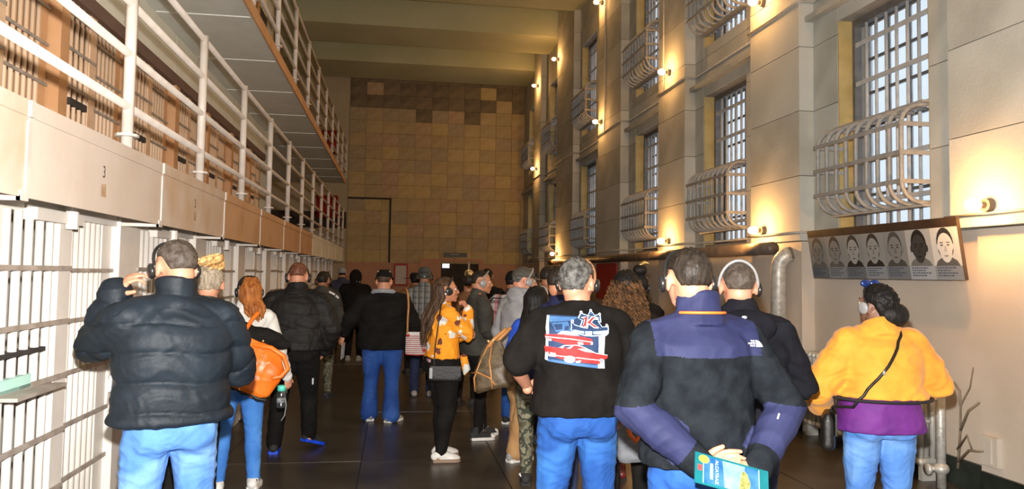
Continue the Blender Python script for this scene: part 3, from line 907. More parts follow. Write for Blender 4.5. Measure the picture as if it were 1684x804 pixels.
def upper_cells(zf, top, y0, y1, tier):
    """Recessed cell row: orange pillars, barred fronts, brown lintel band, grey panel."""
    pit = 1.41
    P = [5.75 + pit * k for k in range(-5, 6)]
    hz = zf + 1.34
    for k in range(len(P)):
        a, b = P[k], P[k] + pit
        t = thing('cell_front', 'orange-tinted barred %s cell front on the %s gallery, counted from the near end' % (names[k], tier), 'cell front', (X2, a - 0.09, zf), group='%s-gallery cell fronts' % tier)
        link('pillar', MB().box(-0.10, 0.05, 0.02, 0.16, 0, hz - zf).mesh('pillar', M_orange), t)
        lo_, hi_ = 0.18, pit - 0.004
        mid = lo_ + (hi_ - lo_) * 0.45
        dm = link('door', MB().box(-0.02, 0.02, mid - 0.12, mid, 0, hz - zf).mesh('door', M_barorange), t)
        me = rod_mesh(hz - zf, 0.015, M_barorange)
        for i in range(5):
            link('bar', me, dm, (0, lo_ + 0.03 + (mid - 0.15 - lo_) * i / 4.2, (hz - zf) / 2))
        gm = link('grille', MB().box(-0.05, -0.03, hi_ - 0.1, hi_, 0, hz - zf).mesh('grille', M_orange), t)
        for i in range(7):
            link('bar', me, gm, (-0.04, mid + 0.05 + (hi_ - 0.12 - mid - 0.05) * i / 6, (hz - zf) / 2))
        for z in (0.12, 0.40, 0.68, 0.96, 1.22):
            link('crossbar', unit_box(0.010, mid - lo_, 0.022, M_flat, 'crossbar'), dm, (0.022, (mid + lo_) / 2, z + 0.02))
            link('crossbar', unit_box(0.010, hi_ - mid, 0.022, M_flat, 'crossbar'), gm, (-0.02, (mid + hi_) / 2, z - 0.04))
        link('lock_box', MB().box(-0.02, 0.03, lo_ + 0.08, mid - 0.16, 0.57, 0.62).mesh('lock_box', M_dark), dm)
        link('lintel', MB().box(-0.06, 0.06, 0, pit - 0.004, hz - zf, hz - zf + 0.11).mesh('lintel', M_band), t)
        link('upper_panel', MB().box(-0.06, 0.04, 0.004, pit - 0.006, hz - zf + 0.11, top - zf).mesh('upper_panel', M_panelgrey), t)
        link('side_wall', MB().box(-1.98, -0.10, 0.04, 0.14, 0, top - zf).mesh('side_wall', M_orange), t)
        link('rear_wall', MB().box(-1.99, -1.95, 0.14, pit - 0.01, 0, top - zf).mesh('rear_wall', M_orange), t)
upper_cells(2.272, 4.148, YN, END1, 'middle')
e = box_obj('wall_block_end', -4.4, X2 + 0.1, 14.13, 14.3, 2.27, ZC, M_plaster)
tag(e, kind='structure')

# top gallery
s3 = link('trim_3', MB().box(-4.4, XL - 0.02, YN, 21.9, 4.15, 4.27).mesh('trim_3', M_soffit))
tag(s3, kind='structure')
RY3 = 7.72 - 6 * 1.60
for i in range(16):
    y = RY3 + 1.60 * i
    link('joint_strip', MB().box(X2 + 0.05, XL - 0.04, y - 0.012, y + 0.012, 4.143, 4.15).mesh('joint_strip', M_soffit_line), s3)
link('edge_channel', MB().box(XL - 0.02, XL, YN, 21.9, 4.145, 4.275).mesh('edge_channel', M_orange), s3)
railing('orange-lit pipe railing along the top gallery near the ceiling', 4.27, RY3, 16, 1.60, M_rail)
w3 = link('wall_upper_cells', MB().box(X2 - 0.08, X2, YN, 14.12, 4.27, ZC).mesh('wall_upper_cells', M_panelgrey))
tag(w3, kind='structure')
for k in range(12):
    y = 5.75 + 1.41 * (k - 6)
    link('pilaster', MB().box(X2, X2 + 0.1, y - 0.09, y + 0.09, 4.27, 6.4).mesh('pilaster', M_orange), w3)
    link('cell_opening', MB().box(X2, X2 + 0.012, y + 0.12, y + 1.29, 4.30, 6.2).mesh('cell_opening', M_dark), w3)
# ------------------------------------------------------------------ figures
DG = None
def remesh(v, f, voxel, smooth=4, factor=0.5):
    """Union of closed pieces as one continuous smooth surface -> (Nx3 array, faces)."""
    me = bpy.data.meshes.new('tmp')
    me.from_pydata([tuple(p) for p in v], [], f)
    o = bpy.data.objects.new('tmp', me)
    COL.objects.link(o)
    m = o.modifiers.new('r', 'REMESH')
    m.mode = 'VOXEL'
    m.voxel_size = voxel
    m.adaptivity = 0.0
    if smooth:
        s = o.modifiers.new('s', 'SMOOTH')
        s.iterations = smooth
        s.factor = factor
    dg = bpy.context.evaluated_depsgraph_get()
    out = bpy.data.meshes.new_from_object(o.evaluated_get(dg))
    bpy.data.objects.remove(o)
    bpy.data.meshes.remove(me)
    n = len(out.vertices)
    co = np.empty(n * 3, np.float32)
    out.vertices.foreach_get('co', co)
    return out, co.reshape(-1, 3)

def setco(me, co):
    me.vertices.foreach_set('co', np.ascontiguousarray(co, np.float32).ravel())
    me.update()

def normals(me):
    a = np.empty(len(me.vertices) * 3, np.float32)
    me.vertex_normals.foreach_get('vector', a)
    return a.reshape(-1, 3)

def folds(co, seed, scale=(9, 9, 14), octs=3, sharp=True):
    """Cloth-like crease field in about -1..1: warped ridges."""
    r = np.random.default_rng(seed)
    p = co * np.array(scale)
    w = np.zeros_like(p)
    for i in range(3):
        k = r.normal(size=3) * 0.6
        w[:, i] = np.sin(p @ k + r.uniform(0, 6.28)) * 0.9
    p = p + w
    out = np.zeros(len(p))
    amp = 1.0
    for o in range(octs):
        k = r.normal(size=3)
        k /= np.linalg.norm(k)
        s = np.sin((p @ k) * (1.7 ** o) + r.uniform(0, 6.28) + 1.5 * np.sin(p @ r.normal(size=3) * 0.5))
        out += amp * ((1 - 2 * np.abs(s)) if sharp else s)
        amp *= 0.6
    return out / 2.0

def seg_param(co, a, b):
    a = np.array(a); b = np.array(b)
    d = b - a
    t = np.clip(((co - a) @ d) / (d @ d), 0, 1)
    return t, np.linalg.norm(co - (a + t[:, None] * d), axis=1)

def lerp(a, b, t): return tuple(a[i] + (b[i] - a[i]) * t for i in range(3))
V = Vector

def limb(mb, pts, rad, n=14):
    """Round-ended tapered tube with joints smoothed by extra points."""
    P, Q = [], []
    for i in range(len(pts) - 1):
        for k in range(3):
            t = k / 3
            P.append(lerp(pts[i], pts[i + 1], t))
            Q.append(rad[i] + (rad[i + 1] - rad[i]) * t)
    P.append(pts[-1]); Q.append(rad[-1])
    v, f = tube_geo(P, Q, n, 'round')
    mb.add(v, f)

class Fig:
    """One person: skeleton in local coordinates (facing +Y), and builders for body, clothes, hair, gear."""
    def __init__(s, label, x, y, face, H=1.72, wide=1.0, deep=1.0, female=False, skin='mid', vox=0.010, pose=None, group=None, fem_hip=None):
        s.t = thing('person', label, 'person', (x, y, 0), R(face), group)
        s.k = H / 1.75
        s.w, s.d, s.fem, s.vox = wide, deep, female, vox
        s.skin = SKIN[skin]
        k = s.k
        p = dict(pose or {})
        s.p = p
        lean = p.get('lean', (0, 0))
        s.lean = lean
        s.hipx = 0.092 * (0.5 + 0.5 * wide)
        sx = (0.165 if female else 0.190) * (0.45 + 0.55 * wide)
        s.sx = sx
        J = {}
        J['neck'] = (lean[0] * 0.9, -0.01 + lean[1] * 0.9, 1.492)
        hd = p.get('head', (0, 0.022, 1.606))
        J['head'] = (hd[0] + lean[0], hd[1] + lean[1], hd[2])
        for sd, S in (('l', -1), ('r', 1)):
            J['sh' + sd] = (S * sx + lean[0] * 0.85, -0.01 + lean[1] * 0.85, 1.400)
            J['el' + sd] = p.get('el' + sd, (S * (sx + 0.055), -0.03, 1.12))
            J['wr' + sd] = p.get('wr' + sd, (S * (sx + 0.045), 0.06, 0.875))
            J['hip' + sd] = (S * s.hipx, 0.0, 0.90)
            ft = p.get('ft' + sd, (S * 0.11, 0.0))
            fz = p.get('fz' + sd, 0.0)
            J['an' + sd] = (ft[0], ft[1] - 0.02, 0.085 + fz)
            kn = p.get('kn' + sd)
            J['kn' + sd] = kn or ((J['hip' + sd][0] + ft[0]) / 2 * 1.0, (ft[1]) / 2 + 0.025 + 0.3 * fz, 0.485 + 0.2 * fz)
        s.J = {a: tuple(c * k for c in b) for a, b in J.items()}
        s.body_v = None
    # ---- hands
    def hand(s, sd, mb):
        k = s.k * (0.92 if s.fem else 1.0)
        h = s.p.get('hand' + sd, {})
        S = 1 if sd == 'r' else -1
        el, wr = V(s.J['el' + sd]), V(s.J['wr' + sd])
        d = V(h.get('d', tuple((wr - el).normalized()))).normalized()
        n = V(h.get('n', (-S, 0.25, 0)))
        n = (n - d * n.dot(d)).normalized()
        t = d.cross(n) * S
        curl = h.get('curl', (25, 30, 35, 40))
        if isinstance(curl, (int, float)): curl = (curl,) * 4
        M = Matrix((t, d, n)).transposed()
        mb.ell(wr + d * 0.052 * k, (0.041 * k, 0.056 * k, 0.0165 * k), M=M, nu=14, nv=10)
        mb.tube([wr - d * 0.04 * k, wr, wr + d * 0.035 * k], [0.027 * k, 0.025 * k, 0.027 * k], 12, caps='round')
        for i, (off, L) in enumerate(((0.030, 0.072), (0.010, 0.080), (-0.010, 0.074), (-0.029, 0.058))):
            p0 = wr + d * (0.088 - abs(off) * 0.25) * k + t * off * k
            pts = [p0]
            a = 0.0
            fan = off * 2.2 * (1 - min(1, curl[i] / 60.0))
            for frac in (0.44, 0.31, 0.25):
                a += R(curl[i]) * (0.9 if frac == 0.44 else 1.05)
                dd = (d * math.cos(a) + n * math.sin(a) + t * fan).normalized()
                pts.append(pts[-1] + dd * L * frac * k)
            mb.tube(pts, [0.0098 * k, 0.0092 * k, 0.0084 * k, 0.0072 * k], 8, caps='round')
        th = h.get('thumb', (0.75, 0.62, 0.25))
        td = (t * th[0] + d * th[1] + n * th[2]).normalized()
        p0 = wr + d * 0.022 * k + t * 0.026 * k + n * 0.004 * k
        p1 = p0 + td * 0.038 * k
        p2 = p1 + (td * 0.8 + d * 0.5 + n * 0.15).normalized() * 0.030 * k
        mb.tube([wr + d * 0.02 * k + t * 0.012 * k, p0, p1, p2], [0.016 * k, 0.0145 * k, 0.0115 * k, 0.009 * k], 10, caps='round')
        s.J['grip' + sd] = tuple(wr + d * 0.09 * k + n * 0.03 * k)
        s.J['hd' + sd] = tuple(d); s.J['hn' + sd] = tuple(n); s.J['ht' + sd] = tuple(t)
    def headM(s):
        yaw, tilt, roll = s.p.get('look', (0, 0, 0))
        return Matrix.Rotation(R(yaw), 3, 'Z') @ Matrix.Rotation(R(tilt), 3, 'X') @ Matrix.Rotation(R(roll), 3, 'Y')
    def hp(s, p):
        """Head-local point to person-local."""
        return tuple(V(s.J['head']) + s.hm @ (V(p) * s.hk))
    def body(s, arms='sleeve', face=True):
        """The continuous skin figure: torso, limbs, neck, head with face, feet; hands joined at the wrists."""
        k, J = s.k, s.J
        s.hm = s.headM()
        s.hk = (1.03 if s.fem else 1.09) * (0.5 + 0.5 * k)
        mb = MB()
        w, d = s.w, s.d
        lx, ly = s.lean
        rings = [(0, -0.01, 0.86, 0.15 * w, 0.095 * d), (0, -0.01, 0.98, 0.155 * w, 0.10 * d), (lx * .3, ly * .3, 1.12, 0.14 * w, 0.095 * d), (lx * .7, ly * .7, 1.28, 0.155 * w, 0.10 * d), (lx * .9, ly * .9 - 0.01, 1.38, 0.13 * w, 0.07), (lx, ly - 0.01, 1.45, 0.06, 0.05)]
        v, f = loft_geo([tuple(c * k for c in r) for r in rings], 20)
        mb.add(v, f)
        for sd in 'lr':
            limb(mb, [(J['sh' + sd][0] * 0.9, J['sh' + sd][1], J['sh' + sd][2] - 0.035 * k), J['el' + sd], J['wr' + sd]], [0.044 * k * (.6 + .4 * w), 0.041 * k * (.6 + .4 * w), 0.026 * k])
            limb(mb, [J['hip' + sd], J['kn' + sd], J['an' + sd]], [0.078 * k, 0.052 * k, 0.036 * k])
            a = V(J['an' + sd])
            mb.tube([a + V((0, -0.03, -0.04)), a + V((0, 0.12, -0.05))], [0.035, 0.028], 10, caps='round')
        nk = V(J['neck'])
        mb.tube([nk + V((0, 0, -0.05 * k)), lerp(nk, V(s.hp((0, -0.025, -0.05))), 0.5), s.hp((0, -0.022, -0.04))], [0.056 * (.5 + .5 * min(w, 1.15)), 0.060 * (.5 + .5 * w), 0.059 * (.5 + .5 * w)], 16, caps='round')
        hm, hk = s.hm, s.hk
        def E(c, r, nu=18, nv=12):
            mb.ell(s.hp(c), tuple(q * hk for q in r), M=hm, nu=nu, nv=nv)
        def T(pts, rad):
            mb.tube([s.hp(p) for p in pts], [q * hk for q in rad], 10, caps='round')
        jaw = 0.92 if s.fem else 1.0
        E((0, -0.014, 0.035), (0.075, 0.096, 0.082))
        E((0, 0.028, -0.018), (0.064, 0.064, 0.085))
        E((0, 0.036, -0.066), (0.050 * jaw, 0.050, 0.042))
        E((0, 0.074, -0.096), (0.020 * jaw, 0.016, 0.016), 12, 8)
        E((0, -0.045, -0.03), (0.056, 0.055, 0.055))
        T([(0, 0.088, 0.012), (0, 0.108, -0.026)], [0.008, 0.0125])
        for S in (-1, 1):
            T([(0, 0.100, -0.030), (S * 0.012, 0.092, -0.033)], [0.010, 0.008])
            T([(S * 0.010, 0.088, 0.026), (S * 0.045, 0.070, 0.028)], [0.010, 0.009])
            E((S * 0.036, 0.062, -0.026), (0.024, 0.024, 0.024), 10, 8)
            E((S * 0.079, -0.010, -0.008), (0.010, 0.021, 0.033), 10, 8)
        T([(-0.018, 0.083, -0.058), (0, 0.091, -0.056), (0.018, 0.083, -0.058)], [0.006, 0.008, 0.006])
        T([(-0.015, 0.081, -0.070), (0, 0.088, -0.071), (0.015, 0.081, -0.070)], [0.006, 0.0085, 0.006])
        me, co = remesh(mb.v, mb.f, min(s.vox, 0.009), 3)
        fine = s.vox <= 0.0105
        hb = MB()
        for sd in 'lr':
            hmb = MB()
            s.hand(sd, hmb)
            if fine:
                hme, hco = remesh(hmb.v, hmb.f, 0.0042, 2)
            else:
                hme, hco = remesh(hmb.v, hmb.f, 0.0075, 1)
            hb.add([tuple(p) for p in hco], [tuple(q.vertices) for q in hme.polygons])
            bpy.data.meshes.remove(hme)
        # join the hands onto the wrists, same mesh
        bm = bmesh.new()
        bm.from_mesh(me)
        h2 = mesh('h', hb.v, hb.f)
        bm.from_mesh(h2)
        bm.to_mesh(me)
        bm.free()
        bpy.data.meshes.remove(h2)
        me.name = 'body'
        me.materials.clear()
        me.materials.append(s.skin)
        me.polygons.foreach_set('use_smooth', [True] * len(me.polygons))
        s.body_o = link('body', me, s.t)
        if face:
            for S in (-1, 1):
                e = link('eye', MB().ell(s.hp((S * 0.030, 0.0745, 0.006)), (0.0125 * hk,) * 3, nu=12, nv=8).mesh('eye', M_eye, True), s.t)
                link('iris', MB().ell(s.hp((S * 0.0305, 0.0845, 0.006)), (0.0052 * hk, 0.004 * hk, 0.0052 * hk), M=hm, nu=10, nv=6).mesh('iris', M_iris, True), e)
                link('eyebrow', MB().tube([s.hp((S * 0.014, 0.0965, 0.027)), s.hp((S * 0.032, 0.090, 0.034)), s.hp((S * 0.048, 0.078, 0.029))], [0.003 * hk, 0.004 * hk, 0.002 * hk], 6).mesh('eyebrow', M_brow, True), s.t)
            link('lips', MB().tube([s.hp((-0.019, 0.087, -0.063)), s.hp((0, 0.0975, -0.060)), s.hp((0.019, 0.087, -0.063))], [0.002 * hk, 0.0035 * hk, 0.002 * hk], 6).tube([s.hp((-0.017, 0.086, -0.066)), s.hp((0, 0.0955, -0.070)), s.hp((0.017, 0.086, -0.066))], [0.002 * hk, 0.004 * hk, 0.002 * hk], 6).mesh('lips', M_lips, True), s.t)
        return s
    # ---- clothes
    def cloth(s, name, mb, m, amp=0.007, scale=(20, 20, 28), quilt=None, paint=None, mats=None, vox=None, seed=0, smooth=9):
        me, co = remesh(mb.v, mb.f, vox or s.vox, smooth)
        nrm = normals(me)
        dsp = amp * folds(co, seed + hash_s(name) % 97, scale)
        if quilt:
            pitch, qa, arms = quilt
            par = co[:, 2].copy()
            for sd in 'lr':
                for a, b, base in (('sh', 'el', 0.0), ('el', 'wr', 0.29)):
                    A, B = np.array(s.J[a + sd]), np.array(s.J[b + sd])
                    t, dist = seg_param(co, A, B)
                    out = (dist < 0.10 * s.k * (.5 + .5 * s.w)) & (np.abs(co[:, 0]) > s.sx * s.k * 0.98 if not arms else (dist < 0.085))
                    L = np.linalg.norm(B - A)
                    par = np.where(out, base + t * L, par)
            q = np.abs(np.sin(np.pi * par / pitch + 0.25 * np.sin(co[:, 0] * 14)))
            dsp = dsp + qa * (np.power(q, 0.38) - 0.7)
        co = co + nrm * dsp[:, None].astype(np.float32)
        setco(me, co)
        me.name = name
        me.materials.clear()
        for q in (mats or [m]):
            me.materials.append(q)
        if paint:
            c = np.empty(len(me.polygons) * 3, np.float32)
            me.polygons.foreach_get('center', c)
            me.polygons.foreach_set('material_index', paint(c.reshape(-1, 3)).astype(np.int32))
        me.polygons.foreach_set('use_smooth', [True] * len(me.polygons))
        return link(name, me, s.t)
    def top(s, name, m, hem=0.92, fat=0.018, sleeve=1.0, cuff=0.0, collar=0.0, hem_w=None, belly=0.0, chest=1.0, hood=False, arm_r=1.0, open_neck=0.078, **kw):
        k, J, w, d = s.k, s.J, s.w, s.d
        lx, ly = s.lean
        mb = MB()
        low = kw.pop('low', None)
        hw = hem_w or (0.178 if not s.fem else 0.172)
        F = fat
        rings = [(0, -0.012, hem, hw * w + F, 0.112 * d + F + belly * .6), (0, -0.012 + belly * .25, hem + 0.02, hw * w + F + 0.006, 0.116 * d + F + belly * .7)]
        if hem < 0.99: rings.append((lx * .2, ly * .2 - 0.01 + belly * .3, 1.02, (0.166 if not s.fem else 0.152) * w + F, 0.112 * d + F + belly))
        rings += [(lx * .4, ly * .4 + belly * .3, 1.13, (0.160 if not s.fem else 0.138) * w + F, 0.110 * d + F + belly * .9),
                  (lx * .7, ly * .7, 1.27, (0.172 if not s.fem else 0.150) * w * chest + F, (0.112 if not s.fem else 0.118) * d + F + belly * .3),
                  (lx * .85, ly * .85 - 0.006, 1.37, 0.172 * (.3 + .7 * w) + F * .8, 0.098 * d + F * .8),
                  (lx * .9, ly * .9 - 0.010, 1.425, 0.135 * (.4 + .6 * w) + F * .5, 0.080 + F * .5),
                  (lx * .95, ly * .95 - 0.012, 1.472, 0.088 * (.4 + .6 * w) + F * .3, 0.066 + F * .3),
                  (lx, ly - 0.010, 1.500, open_neck, 0.064)]
        if low:
            rings = [r for r in rings if r[2] < low]
        v, f = loft_geo([tuple(c * k for c in r) for r in rings], 28)
        mb.add(v, f)
        if low:
            return s.cloth(name, mb, m, **kw)
        aw = (.62 + .38 * w) * arm_r
        for sd in 'lr':
            sh, el, wr = J['sh' + sd], J['el' + sd], J['wr' + sd]
            sh2 = (sh[0] * 0.92, sh[1], sh[2] - 0.018 * k)
            limb(mb, [(lx * k, (ly - 0.015) * k, 1.452 * k), lerp((lx * k, (ly - 0.015) * k, 1.452 * k), sh2, 0.55), sh2], [0.062 * k, (0.056 + F * .5) * k, (0.050 * aw + F * .8) * k])
            if sleeve > 1.4:
                e = lerp(el, wr, (sleeve - 1.0) if sleeve < 2 else 0.985)
                limb(mb, [sh2, el, e], [(0.053 * aw + F * .85) * k, (0.047 * aw + F * .9) * k, (0.031 * aw + F * (.75 if cuff == 0 else .5)) * k])
            else:
                e = lerp(sh, el, sleeve)
                limb(mb, [sh2, lerp(sh2, e, .6), e], [(0.055 * aw + F * .85) * k, (0.058 * aw + F) * k, (0.062 * aw + F) * k])
        if collar:
            n0 = V(J['neck'])
            mb.tube([n0 + V((0, -0.0, -0.05)), n0 + V((0, 0.002, 0.01)), n0 + V((0, 0.01, collar))], [0.105 * (.5 + .5 * w), 0.084 * (.5 + .5 * w), 0.078 * (.5 + .5 * w)], 20, caps=True)
        if hood:
            n0 = V(J['neck'])
            mb.ell(n0 + V((0, -0.075, -0.02)), (0.115, 0.055, 0.085))
            mb.tube([n0 + V((-0.09, 0.05, -0.01)), n0 + V((-0.085, -0.03, 0.03)), n0 + V((0, -0.07, 0.035)), n0 + V((0.085, -0.03, 0.03)), n0 + V((0.09, 0.05, -0.01))], 0.030, 10, caps='round')
        return s.cloth(name, mb, m, **kw)
    def pants(s, m, fit=1.0, waist=1.03, ankle=1.0, name='trousers', seat=1.0, end=1.0, amp=0.004, **kw):
        k, J, w, d = s.k, s.J, s.w, s.d
        mb = MB()
        hw = 0.168 if not s.fem else 0.176
        rings = [(0, -0.012, 0.83, hw * w * 0.80, 0.098 * d), (0, -0.016, 0.90, hw * w * 1.0, 0.118 * d * seat), (0, -0.014, 0.96, hw * w * 0.98, 0.116 * d * seat), (0, -0.008, waist, 0.158 * w, 0.104 * d)]
        v, f = loft_geo([tuple(c * k for c in r) for r in rings], 24)
        mb.add(v, f)
        g = fit * (.62 + .38 * w)
        for sd, S in (('l', -1), ('r', 1)):
            hp_, kn, an = J['hip' + sd], J['kn' + sd], J['an' + sd]
            if end < 1: an = lerp(kn, an, end)
            hp2 = (hp_[0] * 0.98, hp_[1] - 0.005, hp_[2] - 0.03 * k)
            c1 = lerp(hp2, kn, 0.35)
            c2 = lerp(kn, an, 0.33)
            c2 = (c2[0], c2[1] - 0.012, c2[2])
            limb(mb, [hp2, c1, kn, c2, an], [0.092 * k * g, 0.086 * k * g, 0.062 * k * g, 0.060 * k * g, 0.046 * k * g * ankle])
            mb.ell((S * s.hipx * 0.85, -0.055 * d * seat, 0.885 * k), (0.080 * w * k, 0.072 * d * k * seat, 0.085 * k))
        return s.cloth(name, mb, m, amp=amp, scale=kw.pop('scale', (26, 26, 44)), **kw)
    def shoes(s, m_up, m_sole, high=False, lace=None, big=1.0):
        for sd, S in (('l', -1), ('r', 1)):
            a = V(s.J['an' + sd])
            fz = s.p.get('fz' + sd, 0.0)
            dirn = R(s.p.get('toe' + sd, -S * -6 if False else S * -8))
            pit = -R(s.p.get('pitch' + sd, 0))
            M = Matrix.Rotation(dirn, 3, 'Z') @ Matrix.Rotation(pit, 3, 'X')
            base = V((a.x, a.y, fz * s.k))
            L = 0.27 * (0.9 if s.fem else 1.0) * big
            wd = 0.047 * (0.92 if s.fem else 1.0) * big
            def foot(z0, z1, grow):
                out = []
                prof = [(-0.28, 0.72), (-0.20, 0.92), (-0.05, 0.88), (0.15, 0.92), (0.38, 1.08), (0.55, 1.0), (0.66, 0.72), (0.71, 0.35)]
                pts = [(-(wd * q + grow), L * yv) for yv, q in prof] + [(wd * q + grow, L * yv) for yv, q in reversed(prof)]
                n_ = len(pts)
                v = [(x, y, z0) for x, y in pts] + [(x, y, z1) for x, y in pts]
                f = [tuple(reversed(range(n_))), tuple(range(n_, 2 * n_))] + [(i, (i + 1) % n_, n_ + (i + 1) % n_, n_ + i) for i in range(n_)]
                return v, f
            sv, sf = foot(0.002, 0.030, 0.004)
            mb = MB()
            v, f = foot(0.02, 0.045, -0.004)
            mb.add(v, f)
            mb.tube([(0, -0.20 * L, 0.05), (0, 0.08 * L, 0.058), (0, 0.40 * L, 0.042), (0, 0.58 * L, 0.036)], [0.040, 0.043, 0.036, 0.024], 12, caps='round')
            mb.tube([(0, -0.10 * L, 0.05), (0, -0.08 * L, 0.135 if high else 0.09)], [0.047, 0.045 if high else 0.043], 14, caps=True)
            me, co = remesh(mb.v, mb.f, 0.007, 3)
            co = (np.array(M) @ co.T).T + np.array(base)
            setco(me, co)
            me.name = 'shoe'
            me.materials.clear(); me.materials.append(m_up)
            me.polygons.foreach_set('use_smooth', [True] * len(me.polygons))
            o = link('shoe', me, s.t)
            link('sole', mesh('sole', [tuple(M @ V(p) + base) for p in sv], sf, m_sole), o)
            if lace:
                for i in range(4):
                    y0 = L * (0.12 + 0.075 * i)
                    zz = 0.098 - 0.008 * i
                    link('lace', MB().tube([M @ V((-0.026, y0, zz - 0.014)) + base, M @ V((0, y0 + 0.01, zz + 0.002)) + base, M @ V((0.026, y0, zz - 0.014)) + base], 0.0045, 6).mesh('lace', lace, True), o)
    # ---- hair
    def hair(s, m, front=34, side=6, back=-44, vol=1.0, rough=0.004, name='hair', seed=1, top=1.0):
        """Scalp-hugging hair with a real hairline: a shell that dives into the head below it."""
        nu, nv = 64, 40
        v, f = [], []
        c = V((0, -0.014, 0.035))
        for j in range(nv + 1):
            el = -math.pi / 2 + math.pi * j / nv
            for i in range(nu):
                az = 2 * math.pi * i / nu          # 0 = front (+Y)
                dx, dy, dz = math.sin(az) * math.cos(el), math.cos(az) * math.cos(el), math.sin(el)
                fr = (1 + math.cos(az)) / 2
                # hairline elevation by azimuth
                a = abs(math.degrees(math.atan2(math.sin(az), math.cos(az))))
                if a < 55: line = front - (a / 55) ** 3 * 10
                elif a < 80: line = front - 10 + (side - front + 10) * (a - 55) / 25
                elif a < 100: line = side
                elif a < 130: line = side + (back - side) * (a - 100) / 30
                else: line = back
                e = math.degrees(el) - line
                grow = 1 / (1 + math.exp(-e / 2.2))
                nz = mnoise.noise(V((dx * 9 + seed, dy * 9, dz * 9))) + 0.6 * mnoise.noise(V((dx * 26, dy * 26 + seed, dz * 26)))
                r = 0.86 + grow * (0.165 + 0.05 * (vol - 1))
                rr = V((dx * 0.075, dy * 0.096, dz * 0.082 * (top if dz > 0 else 1)))
                if dz < 0 and dy < 0.3: rr.z = dz * 0.110
                p = c + rr * r + V((dx, dy, dz)) * (rough * nz * grow + 0.008 * (vol - 1) * grow * 4)
                v.append(s.hp(p))
        for j in range(nv):
            for i in range(nu):
                f.append((j * nu + i, j * nu + (i + 1) % nu, (j + 1) * nu + (i + 1) % nu, (j + 1) * nu + i))
        f.append(tuple(reversed(range(nu))))
        f.append(tuple(nv * nu + i for i in range(nu)))
        return link(name, mesh(name, v, f, m, True), s.t)
    def locks(s, m, roots, end, n=40, r=0.012, spread=0.05, wave=0.01, seed=3, name='long_hair', drop=(0, 0, 0), voxel=0.006):
        """Long hair as a mass of locks from the crown down to end (head-local)."""
        rr = random.Random(seed)
        mb = MB()
        for i in range(n):
            u = (i + 0.5) / n * 2 - 1
            a = roots[0] + (roots[1] - roots[0]) * (i + rr.random()) / n      # azimuth deg, 180 = back
            az = R(a)
            p0 = V((math.sin(az) * 0.05, math.cos(az) * 0.06 - 0.014, 0.10))
            p1 = V((math.sin(az) * 0.086, math.cos(az) * 0.106 - 0.014, 0.03))
            p2 = V((math.sin(az) * 0.088, math.cos(az) * 0.100 - 0.014, -0.06))
            e = V(end) + V((math.sin(az) * spread + rr.uniform(-.02, .02), math.cos(az) * spread * .5 + rr.uniform(-.02, .02), rr.uniform(-0.05, 0.06)))
            mid = (p2 + e) / 2 + V((math.sin(az) * 0.03 + drop[0], math.cos(az) * 0.03 + drop[1], 0))
            pts = []
            ctl = [p0, p1, p2, mid, e]
            for q in range(len(ctl) - 1):
                for st in range(4):
                    t = st / 4
                    p = ctl[q].lerp(ctl[q + 1], t)
                    ph = rr.random() * 0.5 + i
                    k_ = (q + t) / 4
                    p = p + V((math.sin(k_ * 14 + ph), math.cos(k_ * 12 + ph), 0)) * wave * k_
                    pts.append(s.hp(p))
            pts.append(s.hp(e))
            N = len(pts)
            mb.tube(pts, [r * (0.7 + 0.5 * math.sin(math.pi * min(1, (j + 2) / N))) if j < N - 3 else r * (N - j) / 5 for j in range(N)], 7, caps='round')
        return link(name, mb.mesh(name, m, True), s.t)
    def curls(s, m, n=150, seed=5, length=0.26, name='curly_hair'):
        rr = random.Random(seed)
        mb = MB()
        for i in range(n):
            a = R(rr.uniform(70, 290))
            h0 = rr.uniform(-0.03, 0.06)
            p = V((math.sin(a) * 0.086, math.cos(a) * 0.10 - 0.014, h0))
            L = length * rr.uniform(0.6, 1.0) + h0
            out = V((math.sin(a), math.cos(a), 0)) * rr.uniform(0.02, 0.075)
            pts = []
            ph = rr.uniform(0, 6.28)
            for j in range(22):
                t = j / 21
                c = p + out * math.sin(t * 1.6) + V((0, 0, -L * t))
                pts.append(s.hp(c + V((math.cos(ph + t * 26), math.sin(ph + t * 26), 0)) * 0.011))
            mb.tube(pts, [0.0065] * 21 + [0.003], 5)
        return link(name, mb.mesh(name, m, True), s.t)
    def phones(s, m=None, band=True, big=1.0, bandm=None, tilt=-32):
        """Over-ear audio-tour headphones with their headband."""
        m = m or M_phone
        pts = []
        Mt = Matrix.Rotation(R(tilt), 3, 'X')
        for a in np.linspace(-5, 185, 17):
            pts.append(s.hp(Mt @ V((0.087 * math.cos(R(a)), -0.008, 0.124 * math.sin(R(a)) + 0.004))))
        hb = link('headphones', MB().tube(pts, 0.0075, 8).mesh('headphones', bandm or m, True), s.t)
        for S in (-1, 1):
            mb = MB()
            c0 = V(s.hp((S * 0.082, 0.012, -0.010)))
            c1 = V(s.hp((S * 0.106, 0.016, -0.012)))
            mb.tube([c0, lerp(c0, c1, .25), lerp(c0, c1, .6), lerp(c0, c1, .85), c1], [0.030 * big, 0.034 * big, 0.036 * big, 0.030 * big, 0.018 * big], 16)
            link('ear_cup', mb.mesh('ear_cup', m, True), hb)
        return hb
